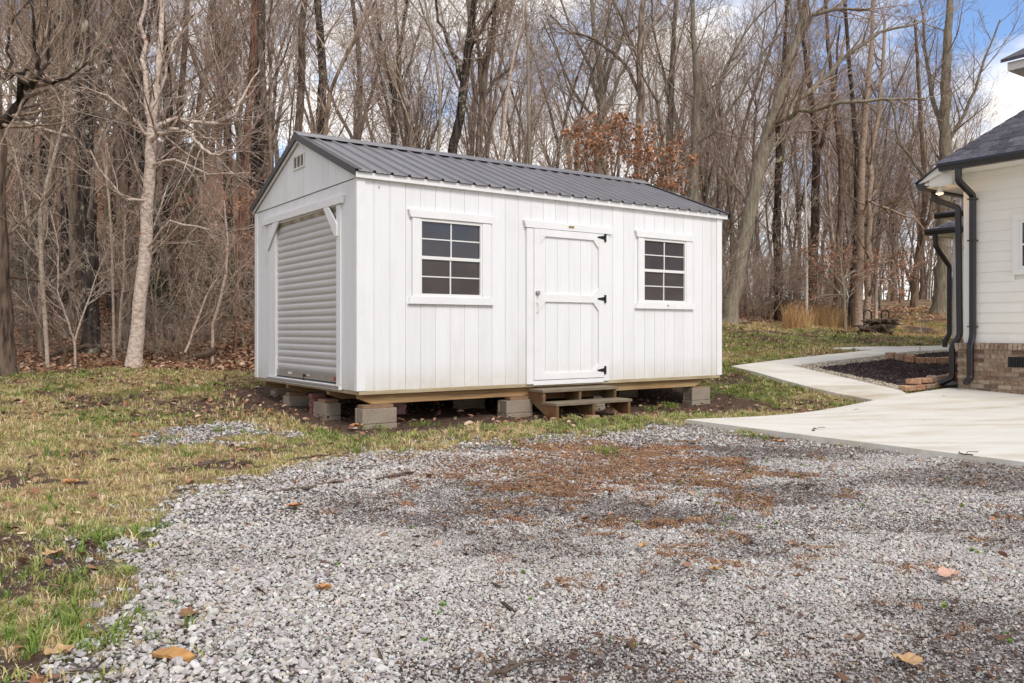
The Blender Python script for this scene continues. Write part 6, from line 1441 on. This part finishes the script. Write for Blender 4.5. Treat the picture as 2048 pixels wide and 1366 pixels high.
hero('tree', 'low beech with coppery leaves right of the log rack', 31.0, [(1752, 632, 7), (1752, 590, 6), (1756, 540, 5), (1760, 500, 4), (1765, 460, 3)], 'pale_bark', 63, [[(1754, 560, 4, 0), (1780, 560, 3, .2), (1792, 585, 2, .3)], [(1756, 530, 4, 0), (1780, 520, 3, -.3), (1790, 525, 2, -.5)], [(1755, 550, 4, 0), (1730, 535, 3, .3), (1710, 540, 2, .5)]], t0=.2, cnt=13, lfac=1.7, lmax=1.7, leaves=(900, 'beech_foliage', lambda x, y, z: z < 4.2, .09))
hero('tree', 'thin understorey tree with reddish leaves close to the shed gable', 17.5, [(470, 690, 5), (472, 600, 4), (474, 520, 4), (476, 460, 3), (480, 420, 2)], 'brown_bark', 64, t0=.3, cnt=14, lfac=1.3, lmax=1.4, tint=(1.1, .85, .75), leaves=(260, 'beech_foliage', lambda x, y, z: z > 2.4 and z < 4.0, .07))
for i, (px, py, Yc, s, lab) in enumerate([(322, 640, 19, 1.0, 'small green cedar low behind the pale tree'), (440, 545, 19.5, 1.15, 'wispy green cedar near the shed gable'), (350, 320, 25, 2.4, 'dark green cedar deep in the wood behind the pale tree'), (70, 480, 22, 1.5, 'dim olive cedar at the far left of the wood'), (1556, 600, 33, .9, 'small dark cedar behind the dry grass')]):
    x = (px-1024)/FPX*Yc; g_ = gz(x, Yc); topz = CAM_H-(py-HOR)/FPX*Yc; h = max(1.6, topz-g_+.6*s); r = random.Random(i+900); tr = [([(0, 0, -.1), (0.03, 0, h*.5), (0, .02, h)], [.05*s, .03*s, .008], 6)]; out = []; m = MB()
    for k in range(int(70*s)):
        zz = h*(.12+.86*(k/(70*s))); L = (h-zz)*.42*r.uniform(.5, 1.1)+.12; a = r.uniform(0, 6.28); d = (math.cos(a), math.sin(a), r.uniform(.05, .5)); d = norm(d); pts, _ = polyline(r, (0, 0, zz), d, L, 3, .1, .04); out.append((pts, [.008, .006, .004, .002], 3, 3))
        for q in range(int(26*max(.5, L))):
            t_ = r.uniform(.25, 1); p = [pts[0][w]+(pts[-1][w]-pts[0][w])*t_+r.gauss(0, .06) for w in range(3)]; dd = norm((d[0]+r.gauss(0, .6), d[1]+r.gauss(0, .6), d[2]+r.gauss(0.1, .6))); e = tilt(r, dd, 1.57); s_ = r.uniform(.06, .14); kk = len(m.v)
            m.v += [tuple(p), tuple(p[w]+dd[w]*s_*.6+e[w]*.018 for w in range(3)), tuple(p[w]+dd[w]*s_ for w in range(3)), tuple(p[w]+dd[w]*s_*.6-e[w]*.018 for w in range(3))]; m.f.append((kk, kk+1, kk+2, kk+3))
    t = thing('cedar', lab, 'cedar', (x, Yc, g_)); a_, b_ = split_meshes(tr, out, 'brown_bark'); link('trunk', a_, t); link('crown', b_, t)
    if 'cedar_foliage' not in M_: mat('cedar_foliage', (.075, .082, .035), .8, noise=(3, .4, ONE))
    me = bpy.data.meshes.new('foliage'); me.from_pydata(m.v, [], m.f); me.materials.append(M_['cedar_foliage']); o = link('foliage', me, t); o['kind'] = 'stuff'

# the rest of the wood
zone(11, (-.68, -.16), 22, 34, mk_dark('straight dark trunked tree in the left wood', 'dark trunks of the left wood'), 1.2)
zone(8, (-.68, -.22), 22, 32, mk_tall('tall bare tree in the near left wood, one of many alike', 'tall trees of the near left wood'), 1.3)
zone(34, (-.70, -.10), 34, 66, mk_tall('bare tree on the hill deep in the left wood', 'trees on the hill deep in the left wood', .8, 1.15), 1.5)
zone(36, (-.14, .28), 32, 68, mk_tall('bare tree in the wood behind the shed', 'trees behind the shed', .7, 1.1), 1.7)
zone(44, (.22, .62), 33, 80, mk_tall('bare tree in the wood right of the shed', 'trees of the right wood', .75, 1.15), 1.8)
zone(40, (-.66, -.12), 16.4, 30, mk_slim('slim bare sapling in the left wood', 'saplings of the left wood'), .6)
zone(22, (-.14, .26), 20.5, 34, mk_slim('slim bare sapling in the brush behind the shed', 'saplings behind the shed'), .6)
zone(44, (.24, .60), 30, 56, mk_slim('slim bare sapling in the right wood', 'saplings of the right wood'), .6)
zone(38, (-.66, -.22), 17.2, 30, mk_bush('leafless twiggy bush on the left woodland floor', 'bushes of the left wood'), .5)
zone(14, (-.66, -.20), 16.2, 17.9, mk_low('low leafless brush at the edge of the left wood', 'low brush along the left wood edge'), .35)
zone(44, (.22, .46), 27.5, 40, mk_bush('leafless twiggy bush at the edge of the right wood', 'bushes of the right wood'), .5)
zone(26, (-.1, .26), 20.5, 28, mk_bush('leafless twiggy bush behind the shed', 'bushes behind the shed'), .5)
def mk_far(lab, grp):
    def f(x, y):
        s = R0.uniform(1.0, 1.5); plant('tree', lab, 'tree', grp, R0.choice(protos_s), x, y, s, R0.uniform(0, 6.28), tnt(.5, .95))
    return f
zone(60, (.36, .60), 46, 95, mk_far('slender bare tree on the far leaf slope left of the porch', 'slender trees on the far right slope'), 1.2)
# fallen branches on the litter
def log_on_ground(pts, Y, rad, label, seed):
    r = random.Random(seed); P = []
    for (px, py) in pts:
        x = (px-1024)/FPX*Y; P.append((x, Y+r.uniform(-.1, .1), CAM_H-(py-HOR)/FPX*Y))
    tag(MB().tube(P, rad, 7).build('fallen_branch', 'firewood'), label, 'branch')
log_on_ground([(100, 712), (125, 702), (150, 698), (180, 690)], 16.2, .05, 'dark rotten branch lying on the leaves between the left trunks', 1)
log_on_ground([(0, 552), (60, 558), (120, 570), (175, 588), (235, 580)], 17.0, .035, 'long dark dead branch hanging across the left trunks', 2)
log_on_ground([(95, 575), (103, 605), (100, 640), (112, 675), (130, 705), (128, 732)], 16.0, .035, 'twisting dark vine stem near the left lawn edge', 3)
log_on_ground([(395, 712), (415, 708), (430, 700)], 16.2, .07, 'short dark log on the litter left of the shed', 4)
